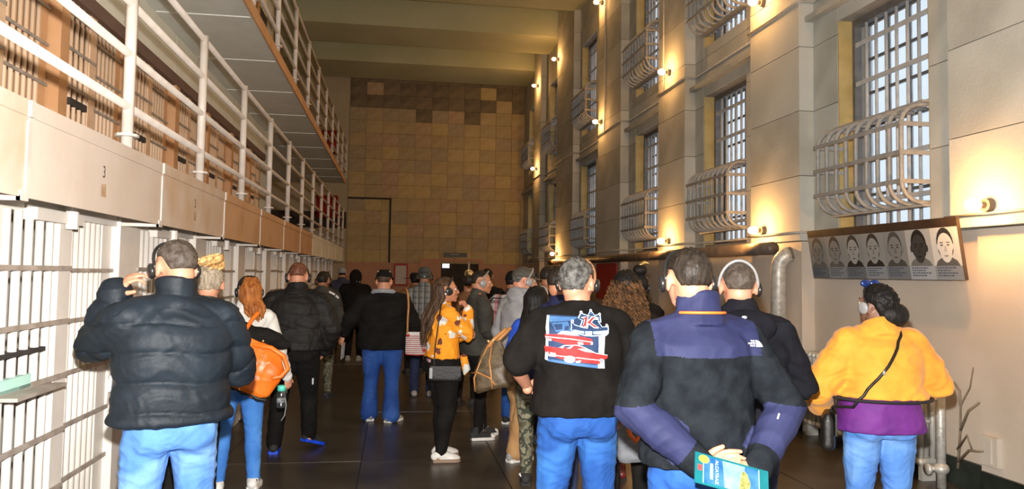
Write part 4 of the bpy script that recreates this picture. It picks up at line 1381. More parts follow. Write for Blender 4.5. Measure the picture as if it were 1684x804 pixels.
    def beret(s, m, brim=True, name='cap', back=False, low=0.02, flat=False):
        mb = MB()
        rings = []
        for j in range(9):
            a = R(90 * j / 8)
            z = low + (0.125 - low) * math.sin(a) * (0.85 if flat else 1.0)
            rings.append((z, 0.083 * math.cos(a) ** (0.7 if flat else 0.55) + 0.001, 0.104 * math.cos(a) ** (0.7 if flat else 0.55) + 0.001))
        v, f = [], []
        n = 28
        for z, rx, ry in rings:
            for i in range(n):
                q = 2 * math.pi * i / n
                v.append(s.hp((rx * math.sin(q), ry * math.cos(q) - 0.012, z)))
        for j in range(8):
            for i in range(n):
                f.append((j * n + i, (j * n + (i + 1) % n), (j + 1) * n + (i + 1) % n, (j + 1) * n + i))
        f.append(tuple(reversed(range(n)))); f.append(tuple(8 * n + i for i in range(n)))
        o = link(name, mesh(name, v, f, m, True), s.t)
        if brim:
            S = -1 if back else 1
            v, f = [], []
            for i in range(13):
                q = R(-62 + 124 * i / 12)
                for rr_, zz in ((0.096, low + 0.012), (0.096 + 0.062 * math.cos(q) ** 0.5, low - 0.008), (0.096 + 0.060 * math.cos(q) ** 0.5, low - 0.014), (0.094, low + 0.004)):
                    v.append(s.hp((rr_ * math.sin(q) * 0.86, S * rr_ * math.cos(q) * 1.06 - 0.012, zz)))
            for i in range(12):
                for q in range(4):
                    f.append((i * 4 + q, i * 4 + (q + 1) % 4, i * 4 + 4 + (q + 1) % 4, i * 4 + 4 + q))
            f += [(3, 2, 1, 0), (48, 49, 50, 51)]
            link('brim', mesh('brim', v, f, m, True), o)
        return o
    def W(s, p):
        """Person-local point to world."""
        c, n_ = math.cos(s.t.rotation_euler.z), math.sin(s.t.rotation_euler.z)
        return V((s.t.location.x + p[0] * c - p[1] * n_, s.t.location.y + p[0] * n_ + p[1] * c, p[2]))
    def bvh(s, o):
        me = o.data
        return BVHTree.FromPolygons([tuple(q.co) for q in me.vertices], [tuple(q.vertices) for q in me.polygons])

def snap(fig, on, bv, p, lift=0.004):
    h = bv.find_nearest(V(p))
    return h[0] + h[1] * lift

def hash_s(t):
    return sum((i + 1) * ord(c) for i, c in enumerate(t))

def decal(fig, on, bv, polys, m, name, origin, parent=None, off=0.003, cell=0.018, axis='back', up=(0, 0, 1)):
    """Flat print laid on cloth: polygons in (right, up) metres around origin, cast onto the surface from behind (or front)."""
    sgn = 1 if axis == 'back' else -1
    bm = bmesh.new()
    for poly in polys:
        tri = tessellate_polygon([[V((p[0], p[1], 0)) for p in poly]])
        vs = [bm.verts.new((p[0], p[1], 0)) for p in poly]
        for t in tri:
            try: bm.faces.new([vs[i] for i in t])
            except ValueError: pass
    for _ in range(5):
        es = [e for e in bm.edges if e.calc_length() > cell]
        if not es: break
        bmesh.ops.subdivide_edges(bm, edges=es, cuts=1)
        bmesh.ops.triangulate(bm, faces=[f for f in bm.faces if len(f.verts) > 3])
    for v in bm.verts:
        p = V((origin[0] + sgn * v.co.x, -1.0 * sgn, origin[2] + v.co.y))
        hit = bv.ray_cast(p, V((0, sgn, 0)))
        y = hit[0].y if hit[0] is not None else origin[1]
        v.co = V((p.x, y - sgn * off, p.z))
    me = bpy.data.meshes.new(name)
    bm.to_mesh(me)
    bm.free()
    me.materials.append(m)
    me.polygons.foreach_set('use_smooth', [True] * len(me.polygons))
    return link(name, me, parent or on)

def decal_text(fig, on, bv, body, size, m, origin, parent=None, off=0.004, dx=0, dz=0, sx=1.0, rot=0, bend=0.0):
    me = text_mesh(body, size, m)
    c, n_ = math.cos(R(rot)), math.sin(R(rot))
    for v in me.vertices:
        x, y = v.co.x * sx, v.co.y
        y += bend * x * x
        x, y = x * c - y * n_ + dx, x * n_ + y * c + dz
        p = V((origin[0] + x, -1.0, origin[2] + y))
        hit = bv.ray_cast(p, V((0, 1, 0)))
        yy = hit[0].y if hit[0] is not None else origin[1]
        v.co = V((p.x, yy - off, p.z))
    return link('lettering', me, parent or on)

# ------------------------------------------------------------------ cloth and skin materials
def _dull():
    for n_, m_ in MATS.items():
        pass
def m_skin(name, c):
    m = mat(name, c, tuple(x * 0.9 for x in c), rough=0.5, scale=12, bump=0.05, bscale=150)
    return m
SKIN = {'fair': m_skin('skin_fair', (0.60, 0.27, 0.165)), 'mid': m_skin('skin_mid', (0.52, 0.225, 0.12)), 'tan': m_skin('skin_tan', (0.38, 0.16, 0.08)), 'dark': m_skin('skin_dark', (0.22, 0.11, 0.07))}
M_eye = mat('eye_white', (0.75, 0.72, 0.68), rough=0.2)
M_iris = mat('iris_brown', (0.05, 0.03, 0.02), rough=0.2)
M_brow = mat('eyebrow_hair', (0.04, 0.027, 0.02), rough=0.8)
M_lips = mat('lips', (0.42, 0.14, 0.11), rough=0.45)
M_phone = mat('headphone_black', (0.012, 0.012, 0.013), (0.02, 0.02, 0.02), rough=0.3)
M_phonegrey = mat('headphone_grey', (0.25, 0.25, 0.25), (0.32, 0.32, 0.32), rough=0.35)
def hairm(name, a, b, st=(60, 60, 8)):
    return mat(name, a, b, rough=0.5, scale=1.0, bump=0.5, bscale=1.6, stretch=st, spec=0.2)
H_dark = hairm('hair_dark_brown', (0.012, 0.009, 0.007), (0.035, 0.026, 0.019))
H_black = hairm('hair_black', (0.005, 0.0045, 0.0045), (0.014, 0.012, 0.011))
H_grey = hairm('hair_grey', (0.035, 0.032, 0.03), (0.15, 0.145, 0.135), (40, 40, 40))
H_brown = hairm('hair_cropped_brown', (0.045, 0.034, 0.027), (0.10, 0.08, 0.064), (40, 40, 40))
H_ginger = hairm('hair_ginger', (0.20, 0.055, 0.012), (0.42, 0.15, 0.035))
H_red = hairm('hair_short_red', (0.10, 0.032, 0.018), (0.20, 0.085, 0.05), (40, 40, 40))
H_blond = hairm('hair_blond', (0.40, 0.19, 0.05), (0.80, 0.55, 0.25))
H_blonddk = hairm('hair_blond_underside', (0.20, 0.15, 0.10), (0.42, 0.35, 0.26))
H_long = hairm('hair_long_brown', (0.032, 0.019, 0.012), (0.10, 0.055, 0.03))
H_curl = hairm('hair_curly_brown', (0.035, 0.017, 0.007), (0.135, 0.062, 0.024), (30, 30, 30))
D_light = m_denim('denim_light_blue', (0.055, 0.17, 0.50), (0.11, 0.28, 0.66), (0.22, 0.42, 0.78))
D_sky = m_denim('denim_sky_blue', (0.035, 0.17, 0.56), (0.07, 0.26, 0.70), (0.14, 0.38, 0.84))
D_mid = m_denim('denim_mid_blue', (0.006, 0.05, 0.24), (0.014, 0.10, 0.38), (0.04, 0.19, 0.54))
D_dark = m_denim('denim_dark_blue', (0.010, 0.05, 0.24), (0.02, 0.085, 0.34), (0.04, 0.12, 0.42))
D_navy = m_denim('denim_navy', (0.008, 0.014, 0.05), (0.014, 0.025, 0.08), (0.03, 0.05, 0.12))
C_black = mat('black_cloth', (0.007, 0.006, 0.006), (0.012, 0.011, 0.010), rough=0.9, spec=0.15, scale=6, bump=0.15, bscale=120)
C_black2 = mat('black_knit', (0.007, 0.006, 0.0055), (0.012, 0.0105, 0.0095), rough=0.95, spec=0.1, scale=9, bump=0.2, bscale=90)
C_puffer = mat('navy_black_nylon', (0.005, 0.0085, 0.013), (0.010, 0.017, 0.026), rough=0.6, spec=0.3, scale=4, bump=0.15, bscale=60)
C_pufferblk = mat('black_nylon', (0.008, 0.007, 0.007), (0.016, 0.014, 0.013), rough=0.65, spec=0.25, scale=5, bump=0.15, bscale=60)
C_white = mat('white_knit', (0.60, 0.58, 0.54), (0.72, 0.70, 0.66), rough=0.9, scale=14, bump=0.5, bscale=70)
C_fleece = mat('charcoal_fleece', (0.008, 0.0095, 0.012), (0.015, 0.018, 0.022), rough=1.0, scale=14, bump=0.4, bscale=160, spec=0.05)
C_navy = mat('navy_nylon', (0.014, 0.017, 0.055), (0.024, 0.028, 0.078), rough=0.7, spec=0.2, scale=5, bump=0.1, bscale=80)
C_hoodie = mat('black_hoodie', (0.007, 0.007, 0.010), (0.012, 0.012, 0.016), rough=0.95, spec=0.1, scale=8, bump=0.2, bscale=120)
C_grey = mat('grey_jersey', (0.24, 0.24, 0.25), (0.34, 0.34, 0.35), rough=0.9, scale=9, bump=0.2, bscale=100)
C_greydk = mat('dark_olive_jacket', (0.028, 0.027, 0.022), (0.05, 0.048, 0.038), rough=0.85, scale=6, bump=0.15, bscale=80)
C_plum = mat('plum_jacket', (0.035, 0.022, 0.032), (0.06, 0.04, 0.055), rough=0.8, scale=6)
C_brown = mat('brown_coat', (0.14, 0.06, 0.02), (0.20, 0.09, 0.035), rough=0.85, scale=5)
C_blue = mat('royal_blue_top', (0.008, 0.045, 0.36), (0.015, 0.075, 0.48), rough=0.7, scale=6)
C_tan = mat('tan_chino', (0.36, 0.19, 0.075), (0.46, 0.26, 0.11), rough=0.85, scale=6, bump=0.1)
C_suede = mat('yellow_suede', (0.66, 0.24, 0.018), (0.86, 0.37, 0.035), rough=0.8, scale=7, bump=0.25, bscale=45, lo=0.3, hi=0.7, sheen=0.15)
C_purple = mat('purple_top', (0.10, 0.010, 0.16), (0.15, 0.02, 0.22), rough=0.75, scale=6)
C_lining = mat('black_lining', (0.012, 0.010, 0.010), rough=0.8)
C_orange = mat('orange_trim', (0.95, 0.16, 0.02), rough=0.6)
S_white = mat('white_leather', (0.70, 0.68, 0.64), (0.78, 0.76, 0.72), rough=0.5, scale=10)
S_black = mat('black_canvas', (0.015, 0.015, 0.016), (0.03, 0.03, 0.03), rough=0.8, scale=10)
S_blue = mat('blue_rubber', (0.004, 0.06, 0.75), (0.01, 0.09, 0.85), rough=0.5)
S_grey = mat('grey_mesh', (0.24, 0.23, 0.22), (0.36, 0.35, 0.33), rough=0.8, scale=30)
S_gum = mat('gum_sole', (0.28, 0.19, 0.13), rough=0.7)
S_maroon = mat('maroon_leather', (0.13, 0.012, 0.012), (0.20, 0.03, 0.028), rough=0.4, scale=8)
C_plaid = m_plaid('grey_plaid', (0.16, 0.16, 0.15), (0.05, 0.05, 0.05), (0.30, 0.30, 0.28), 13)
C_rplaid = m_plaid('red_plaid', (0.42, 0.38, 0.36), (0.05, 0.03, 0.035), (0.50, 0.02, 0.05), 9)
C_camo = m_camo('camo_cotton')
C_floral = m_floral('orange_floral')
L_orange = mat('orange_leather', (0.88, 0.15, 0.008), (0.95, 0.22, 0.02), rough=0.38, scale=6, bump=0.25, bscale=20)
L_black = mat('black_leather', (0.008, 0.007, 0.007), (0.016, 0.015, 0.014), rough=0.42, spec=0.3, scale=9, bump=0.15)
L_tan = mat('tan_leather', (0.45, 0.19, 0.05), (0.55, 0.26, 0.09), rough=0.5, scale=9)
L_brown = mat('brown_canvas', (0.07, 0.045, 0.022), (0.14, 0.10, 0.055), rough=0.5, scale=22, bump=0.1)
M_reflect = mat('reflective_tape', (0.85, 0.82, 0.9), rough=0.3)
M_gold = mat('brass_stud', (0.85, 0.62, 0.28), rough=0.25, metal=0.9)
# ------------------------------------------------------------------ things people carry
def bag_mesh(name, rings, m, n=28, p=3.0, dents=0.0, seed=0, vox=0.008):
    v, f = loft_geo(rings, n, p)
    me, co = remesh(v, f, vox, 4)
    if dents:
        co = co + normals(me) * (dents * folds(co, seed, (10, 10, 12)))[:, None].astype(np.float32)
        setco(me, co)
    me.name = name
    me.materials.clear()
    me.materials.append(m)
    me.polygons.foreach_set('use_smooth', [True] * len(me.polygons))
    return me
def strap(name, pts, parent, m, wd=0.012, th=0.003, sub=6):
    """Flat strap along smoothed points (parent-local)."""
    P = [V(p) for p in pts]
    out = []
    for i in range(len(P) - 1):
        a = P[max(0, i - 1)]; b = P[i]; c = P[i + 1]; d = P[min(len(P) - 1, i + 2)]
        for k in range(sub):
            t = k / sub
            out.append(0.5 * ((2 * b) + (c - a) * t + (2 * a - 5 * b + 4 * c - d) * t * t + (3 * b - a - 3 * c + d) * t ** 3))
    out.append(P[-1])
    return link(name, MB().tube(out, max(wd * 0.5, 0.004), 8).mesh(name, m, True), parent)

# ---- 1: man in the dark puffer jacket, hand to his headphones
p = Fig('big man in navy-black puffer jacket and light blue jeans raising a hand to his ear', -0.985, 3.67, 28, 1.80, 1.16, 1.18, skin='fair', vox=0.0085,
        pose=dict(ell=(-0.275, 0.20, 1.255), wrl=(-0.215, 0.135, 1.495), elr=(0.31, 0.08, 1.14), wrr=(0.12, 0.30, 1.26), handl=dict(d=(0.52, -0.42, 0.74), n=(0.75, 0.1, -0.45), curl=(34, 26, 30, 36), thumb=(0.6, 0.6, 0.5)),
                  handr=dict(d=(-0.7, 0.2, 0.6), n=(-0.2, -0.9, 0.2), curl=50), look=(12, -6, 0), ftl=(-0.15, -0.02), ftr=(0.16, 0.04)))
p.body()
p.pants(D_light, fit=1.05, amp=0.006)
pj = p.top('puffer_jacket', C_puffer, hem=0.945, fat=0.050, sleeve=2, collar=0.075, quilt=(0.128, 0.020, True), amp=0.004, scale=(22, 22, 40), hem_w=0.175, open_neck=0.085)
p.shoes(S_grey, S_white)
p.hair(H_brown, vol=1.0, front=36, back=-26)
p.phones()
bv = p.bvh(pj)
link('zip_pull', MB().tube([snap(p, pj, bv, (-0.30, 0.06, 1.16)), snap(p, pj, bv, (-0.305, 0.05, 1.115))], 0.006, 6).mesh('zip_pull', M_reflect), p.t)
P1 = p

# ---- 2: woman with the orange bag
p = Fig('woman with ginger ponytail, white sweater and sky blue jeans holding a bottle', -1.14, 6.06, 8, 1.62, 1.12, 1.1, True, 'fair', 0.010,
        pose=dict(elr=(0.285, -0.02, 1.12), wrr=(0.375, 0.03, 0.89), handr=dict(d=(0.1, 0.15, -1), n=(-0.6, 0.8, 0), curl=45), ftl=(-0.14, -0.05), ftr=(0.13, 0.0), look=(16, 3, 0), lean=(0.05, 0)))
p.body()
p.pants(D_sky, fit=1.12, seat=1.1)
p.top('sweater', C_white, hem=0.94, fat=0.028, sleeve=2, cuff=0.01, collar=0.02, amp=0.007)
p.shoes(S_white, S_white, lace=S_black)
for S in (-1, 1):
    a = V(p.J['anl' if S < 0 else 'anr'])
    link('heel_patch', MB().box(a.x - 0.03, a.x + 0.03, a.y - 0.058, a.y - 0.048, 0.055, 0.085).mesh('heel_patch', S_black), p.t)
p.hair(H_dark, front=32, side=4, back=-35, vol=1.1)
p.locks(H_ginger, (140, 235), (0.05, -0.13, -0.20), n=26, r=0.018, spread=0.035, wave=0.008, name='ponytail', seed=4)
p.phones()
P2 = p
hx = p.W(p.J['gripr'])
t = thing('bottle', 'clear water bottle with a mint green lid in the hand of the woman in white', 'bottle', (hx.x - 0.03, hx.y - 0.035, hx.z - 0.155), 0)
link('body', MB().tube([(0, 0, 0), (0, 0, 0.01), (0, 0, 0.09), (0, 0, 0.12), (0, 0, 0.135)], [0.030, 0.034, 0.034, 0.03, 0.022], 18).mesh('body', glassy('bottle_plastic', (0.75, 0.8, 0.8), 0.3, 0.2), True), t)
link('lid', MB().tube([(0, 0, 0.128), (0, 0, 0.165), (0, 0, 0.172)], [0.032, 0.031, 0.02], 18).mesh('lid', mat('mint_lid', (0.12, 0.75, 0.58), rough=0.45), True), t)
link('label', MB().tube([(0, 0, 0.04), (0, 0, 0.075)], 0.0348, 18, caps=False).mesh('label', mat('bottle_label', (0.06, 0.06, 0.06), (0.4, 0.42, 0.42), scale=30), True), t)
link('wrist_cord', MB().tube([(0.02, 0, 0.13), (0.04, -0.01, 0.02), (0.03, -0.01, -0.06), (0.005, -0.01, -0.10)], 0.004, 6).mesh('wrist_cord', C_grey, True), t)
t = thing('handbag', 'large orange leather shoulder bag with brass studs on the white-sweater woman', 'bag', (-1.12, 5.80, 0.78))
t.rotation_euler = (0, R(24), R(8))
me = bag_mesh('bag_body', [(-0.02, 0, 0.0, 0.20, 0.05), (0, 0, 0.05, 0.235, 0.08), (0.02, 0, 0.16, 0.245, 0.09), (0.02, 0, 0.27, 0.225, 0.065), (0.0, 0, 0.35, 0.19, 0.03), (-0.02, 0, 0.385, 0.15, 0.014)], L_orange, dents=0.010, seed=3)
link('bag_body', me, t)
link('handle', MB().tube([(-0.02, -0.05, 0.35), (0.09, -0.085, 0.38), (0.20, -0.085, 0.36), (0.265, -0.075, 0.29), (0.245, -0.08, 0.22), (0.20, -0.085, 0.19)], 0.017, 10, caps='round').mesh('handle', L_orange, True), t)
link('fringe', MB().tube([(-0.22 + 0.055 * i, -0.045, 0.02 - 0.012 * (i % 2)) for i in range(9)], 0.016, 8, caps='round').mesh('fringe', L_black, True), t)
for i, (a, b) in enumerate(((0.02, 0.40), (0.04, 0.35), (0.06, 0.30), (0.06, 0.25), (0.05, 0.20), (0.02, 0.16), (-0.04, 0.12), (-0.10, 0.02), (0.02, 0.03), (0.21, 0.21))):
    link('stud', MB().ell((a, -0.088 + 0.12 * max(0, b - 0.2), b), (0.009, 0.006, 0.009), nu=8, nv=6).mesh('stud', M_gold, True), t)
strap('shoulder_strap', [(-0.12, -0.01, 0.36), (-0.12, 0.06, 0.48), (-0.10, 0.14, 0.56)], t, L_orange, 0.03)
mb = MB().ell((0, 0, 0), (0.20, 0.07, 0.075)).ell((0.12, 0.02, -0.03), (0.13, 0.06, 0.05)).ell((-0.14, 0.01, 0.02), (0.12, 0.06, 0.08))
me, co = remesh(mb.v, mb.f, 0.009, 4)
setco(me, co + normals(me) * (0.010 * folds(co, 5, (14, 14, 18)))[:, None].astype(np.float32))
me.materials.clear(); me.materials.append(C_black)
me.polygons.foreach_set('use_smooth', [True] * len(me.polygons))
o = link('folded_jacket', me, None, (-0.99, 5.875, 1.165), (0, R(10), 0))
tag(o, 'black folded jacket tucked over the orange shoulder bag', 'jacket')

# ---- 3: blond updo behind the first man
p = Fig('blond person with a pinned-up bun, mostly hidden behind the puffer jacket man', -1.16, 4.75, 12, 1.70, 0.85, 0.9, True, 'fair', 0.012, pose=dict(lean=(0.07, 0), ell=(-0.2, 0.05, 1.13), wrl=(-0.08, 0.2, 1.15), elr=(0.2, 0.05, 1.13), wrr=(0.08, 0.2, 1.15)))
p.body(); p.pants(C_black); p.top('coat', C_greydk, hem=0.86, fat=0.02, sleeve=2, collar=0.03); p.shoes(S_black, S_black)
p.hair(H_blonddk, front=32, side=2, back=-38, vol=1.2, rough=0.010)
rr = random.Random(3)
mb = MB()
for i in range(16):
    a = rr.uniform(0, 6.28)
    c = V((rr.uniform(-.03, .03), -0.05 + rr.uniform(-.03, .03), 0.125 + rr.uniform(-.02, .03)))
    mb.tube([p.hp(c + V((0.045 * math.cos(a + q * 0.5), 0.045 * math.sin(a + q * 0.5), 0.008 * q - 0.02))) for q in range(7)], [0.009, 0.014, 0.016, 0.016, 0.014, 0.01, 0.006], 7, caps='round')
link('hair_bun', mb.mesh('hair_bun', H_blond, True), p.t)

# ---- 4: man in black puffer jacket with blue-soled shoes
p = Fig('broad man in black padded jacket and black trousers with bright blue shoes', -0.884, 7.26, -4, 1.74, 1.38, 1.25, skin='fair', vox=0.0105,
        pose=dict(elr=(0.33, -0.02, 1.12), wrr=(0.25, 0.10, 0.92), ell=(-0.33, 0.0, 1.12), wrl=(-0.25, 0.12, 0.93), ftl=(-0.16, -0.02), ftr=(0.12, 0.16), fzr=0.05, pitchr=18, toer=-35, look=(4, -10, 0)))
p.body(); pn = p.pants(C_black, fit=1.15, ankle=1.2)
bv = p.bvh(pn)
p.top('padded_jacket', C_pufferblk, hem=0.93, fat=0.045, sleeve=2, collar=0.05, quilt=(0.125, 0.014, True), hem_w=0.172, open_neck=0.085)
p.shoes(S_black, S_blue)
p.hair(H_red, front=40, back=-24)
p.phones(big=1.25)
for i, (x, y, z, a) in enumerate(((0.235, -0.04, 0.62, 30), (-0.02, -0.05, 0.60, 60))):
    link('reflective_tape', MB().tube([snap(p, pn, bv, (x, y - 0.07, z)), snap(p, pn, bv, (x + 0.035, y - 0.07, z - 0.07))], 0.008, 6).mesh('reflective_tape', M_reflect), p.t)
# ---- 5: beyond him
p = Fig('person in dark jacket with a white shoulder stripe beyond the black padded jacket', -0.93, 10.31, -12, 1.66, 1.1, 1.1, skin='tan', vox=0.013)
p.body(); p.pants(C_camo, fit=1.1); top5 = p.top('jacket', C_greydk, hem=0.90, fat=0.03, sleeve=2, collar=0.03); p.shoes(S_black, S_black); p.hair(H_dark); p.phones(big=1.2)
link('shoulder_stripe', MB().tube([(0.12, -0.115, 1.385), (0.19, -0.09, 1.345)], 0.014, 8).mesh('shoulder_stripe', M_inkwhite), p.t)
link('shoulder_stripe', MB().tube([(0.20, -0.08, 1.335), (0.23, -0.06, 1.30)], 0.014, 8).mesh('shoulder_stripe', M_inkwhite), p.t)

# ---- 6: man in black jacket and blue jeans, striped bag
p = Fig('heavy person in black jacket with pale hood collar and dark blue jeans holding a leaflet', -0.114, 8.66, -3, 1.68, 1.45, 1.35, skin='fair', vox=0.0105,
        pose=dict(ell=(-0.38, -0.02, 1.16), wrl=(-0.46, 0.03, 0.985), handl=dict(d=(-0.25, 0.1, -1), n=(0.6, 0.8, 0), curl=30), elr=(0.36, 0.02, 1.12), wrr=(0.345, 0.14, 0.93), ftl=(-0.14, 0.06), ftr=(0.12, -0.06), toer=-35, toel=20, look=(0, -6, 0)))
p.body(); p.pants(D_dark, fit=1.2, ankle=1.65)
p.top('jacket', C_black, hem=0.83, fat=0.045, sleeve=1.85, amp=0.010, hem_w=0.165, open_neck=0.08)
n0 = V(p.J['neck'])
link('hood_collar', MB().tube([n0 + V((-0.13, 0.03, -0.035)), n0 + V((-0.10, -0.05, 0.005)), n0 + V((0, -0.095, 0.012)), n0 + V((0.10, -0.05, 0.005)), n0 + V((0.13, 0.03, -0.035))], 0.026, 10, caps='round').mesh('hood_collar', C_grey, True), p.t)
p.shoes(S_grey, S_white)
p.hair(hairm('hair_thin_dark', (0.03, 0.02, 0.014), (0.10, 0.06, 0.04), (30, 30, 30)), front=36, back=-30)
o = p.beret(C_black, brim=True, name='sun_visor', low=0.045)
for S in (-1, 1):
    link('sunglass_lens', MB().ell(p.hp((S * 0.035, 0.045, 0.118)), (0.026, 0.008, 0.02), nu=12, nv=8).mesh('sunglass_lens', M_phone, True), o)
for q in range(5):
    link('sequin', MB().ell(p.hp((-0.06 + 0.03 * q, -0.06, 0.113 - 0.006 * abs(q - 2))), (0.007, 0.007, 0.007), nu=6, nv=4).mesh('sequin', M_reflect, True), o)
P6 = p
h = p.W(p.J['gripl'])
o = link('leaflet', MB().box(-0.045, 0.045, -0.002, 0.002, -0.16, 0.02).mesh('leaflet', mat('leaflet_paper', (0.42, 0.42, 0.42), (0.58, 0.58, 0.58), scale=20)), None, (h.x + 0.01, h.y, h.z - 0.03), (R(8), R(-12), R(72)))
tag(o, 'narrow folded leaflet hanging from the hand of the person in black jacket', 'leaflet')
t = thing('shoulder_bag', 'small red and white striped crossbody bag on a long tan strap', 'bag', (0.27, 8.52, 0.745))
link('pouch', bag_mesh('pouch', [(0, 0, 0, 0.125, 0.030), (0, 0, 0.02, 0.135, 0.04), (0, 0, 0.15, 0.135, 0.04), (0, 0, 0.25, 0.13, 0.02)], C_white, dents=0.003), t)
M_stripe = mat('red_stripe', (0.42, 0.03, 0.03), rough=0.8)
for i in range(9):
    link('stripe', MB().box(-0.128, 0.128, -0.0445, -0.030, 0.022 + 0.0225 * i, 0.029 + 0.0225 * i).mesh('stripe', M_stripe), t)
for x, z in ((-0.11, 0.215), (0.07, 0.05)):
    link('rose', MB().ell((x, -0.045, z), (0.022, 0.010, 0.018), nu=10, nv=6).mesh('rose', M_red, True), t)
link('piping', MB().tube([(-0.125, -0.02, 0.005), (0, -0.03, -0.002), (0.125, -0.02, 0.005)], 0.008, 6, caps='round').mesh('piping', M_red, True), t)
strap('strap', [(-0.115, 0.0, 0.235), (-0.115, -0.08, 0.40), (-0.11, -0.085, 0.52), (-0.115, -0.04, 0.63), (-0.125, 0.03, 0.695), (-0.14, 0.10, 0.72)], t, L_tan, 0.022)

# ---- 7, 8: hat wearer and plaid man
p = Fig('person in brown coat and wide black hat near the far notice', 0.34, 12.64, 0, 1.64, 1.2, 1.1, skin='tan', vox=0.013)
p.body(); p.pants(C_black); p.top('coat', C_brown, hem=0.70, fat=0.035, sleeve=2, collar=0.03); p.shoes(S_black, S_black)
hz = MB().tube([p.hp((0, -0.01, 0.045)), p.hp((0, -0.01, 0.052))], [0.20, 0.19], 28).tube([p.hp((0, -0.01, 0.04)), p.hp((0, -0.01, 0.11)), p.hp((0, -0.01, 0.135))], [0.092, 0.085, 0.06], 24)
link('hat', hz.mesh('hat', C_black, True), p.t)
p.hair(H_black, front=30)
p = Fig('man in grey plaid shirt with a backward dark cap and dark jeans', 0.401, 10.3, -4, 1.74, 1.08, 1.1, skin='mid', vox=0.0115)
p.body(); p.pants(D_navy, fit=1.1, ankle=1.3); p.top('plaid_shirt', C_plaid, hem=0.86, fat=0.025, sleeve=2, collar=0.03); p.shoes(S_grey, S_black)
p.hair(H_black, front=30); o = p.beret(mat('grey_cap', (0.045, 0.05, 0.05), (0.07, 0.075, 0.075)), brim=True, back=True, low=-0.01, name='cap'); p.phones(big=1.15)
link('cap_badge', MB().ell(p.hp((0.0, -0.118, 0.0)), (0.014, 0.008, 0.007), nu=8, nv=6).mesh('cap_badge', M_reflect, True), o)

# ---- 9: floral woman
p = Fig('long-haired woman in orange floral blouse and black trousers with a hand to her chin', 0.445, 6.85, -74, 1.63, 1.16, 1.12, True, 'mid', 0.009,
        pose=dict(elr=(0.20, 0.17, 1.19), wrr=(0.075, 0.215, 1.425), handr=dict(d=(-0.40, -0.28, 0.86), n=(-0.5, -0.85, 0), curl=(60, 55, 50, 48)), ell=(-0.22, 0.08, 1.13), wrl=(-0.02, 0.24, 1.17), ftl=(-0.10, 0.05), ftr=(0.10, -0.02), toel=4, toer=-14, look=(-14, 4, 0)))
p.body(); p.pants(C_black, fit=1.36, seat=1.25, end=0.97, ankle=0.85)
blouse = p.top('floral_blouse', C_floral, hem=0.965, fat=0.026, sleeve=2, cuff=0.012, amp=0.008, arm_r=1.12, open_neck=0.09)
link('hem_knot', MB().tube([(0.10, 0.16, 0.90), (0.11, 0.18, 0.80), (0.105, 0.17, 0.76)], [0.035, 0.04, 0.015], 10, caps='round').mesh('hem_knot', C_floral, True), p.t)
link('phone_in_pocket', MB().box(0.02, 0.10, -0.162, -0.150, 0.87, 0.895).mesh('phone_in_pocket', mat('pink_phone', (0.6, 0.33, 0.36), rough=0.4)), p.t)
p.shoes(S_white, S_gum, lace=S_white)
p.hair(H_long, front=36, side=0, back=-40, vol=1.1)
p.locks(H_long, (105, 300), (0.0, -0.20, -0.42), n=54, r=0.016, spread=0.085, wave=0.012, seed=8)
p.phones(bandm=M_phone)
link('ear_ring', MB().ell(p.hp((0.112, -0.02, -0.03)), (0.009, 0.009, 0.009), nu=8, nv=6).mesh('ear_ring', M_reflect, True), p.t)
t = thing('purse', 'small black shiny crossbody purse at the hip of the floral blouse woman', 'bag', (0.455, 6.625, 0.715), R(-4))
link('pouch', bag_mesh('pouch', [(0, 0, 0, 0.135, 0.020), (0, 0, 0.02, 0.142, 0.028), (0, 0, 0.11, 0.142, 0.026), (0, 0, 0.135, 0.138, 0.012)], L_black, p=4), t)
link('flap', MB().box(-0.13, 0.13, -0.034, -0.026, 0.045, 0.135).mesh('flap', L_black), t)
link('clasp', MB().box(-0.138, -0.112, -0.040, -0.026, 0.03, 0.12).mesh('clasp', M_phonegrey), t)
strap('strap', [(-0.10, 0.0, 0.13), (-0.095, 0.02, 0.28), (-0.075, 0.02, 0.45), (-0.06, 0.04, 0.58), (-0.05, 0.10, 0.66)], t, L_black, 0.012)

# ---- 10: woman in dark jacket with lanyard
p = Fig('woman in profile with hair pulled back, dark olive jacket, orange lanyard and canvas high-tops', 0.83, 7.69, -76, 1.70, 1.0, 1.05, True, 'mid', 0.009,
        pose=dict(ftl=(-0.08, 0.14), ftr=(0.10, 0.02), toel=4, toer=-6, look=(-20, -2, 0), elr=(0.23, 0.02, 1.13), wrr=(0.20, 0.20, 1.0), lean=(0, 0.03)))
p.body(); p.pants(C_black, fit=1.0)
j10 = p.top('jacket', C_greydk, hem=0.86, fat=0.032, sleeve=2, collar=0.035, amp=0.009)
p.shoes(S_black, S_white, high=True, lace=S_white)
for sd in 'lr':
    a = V(p.J['an' + sd])
    link('toe_cap', MB().ell((a.x + (0.03 if sd == 'r' else -0.01), a.y + 0.145, 0.038), (0.036, 0.030, 0.026), nu=12, nv=8).mesh('toe_cap', S_white, True), p.t)
p.hair(H_dark, front=42, side=10, back=-30, vol=1.0)
link('hair_bun', MB().ell(p.hp((0, -0.125, 0.02)), (0.05, 0.045, 0.05)).mesh('hair_bun', H_dark, True), p.t)
link('hair_clip', MB().tube([p.hp((-0.04, -0.15, 0.06)), p.hp((0.0, -0.16, 0.09)), p.hp((0.04, -0.14, 0.11))], 0.014, 8, caps='round').mesh('hair_clip', M_gold, True), p.t)
p.phones(m=M_phonegrey)
n0 = V(p.J['neck'])
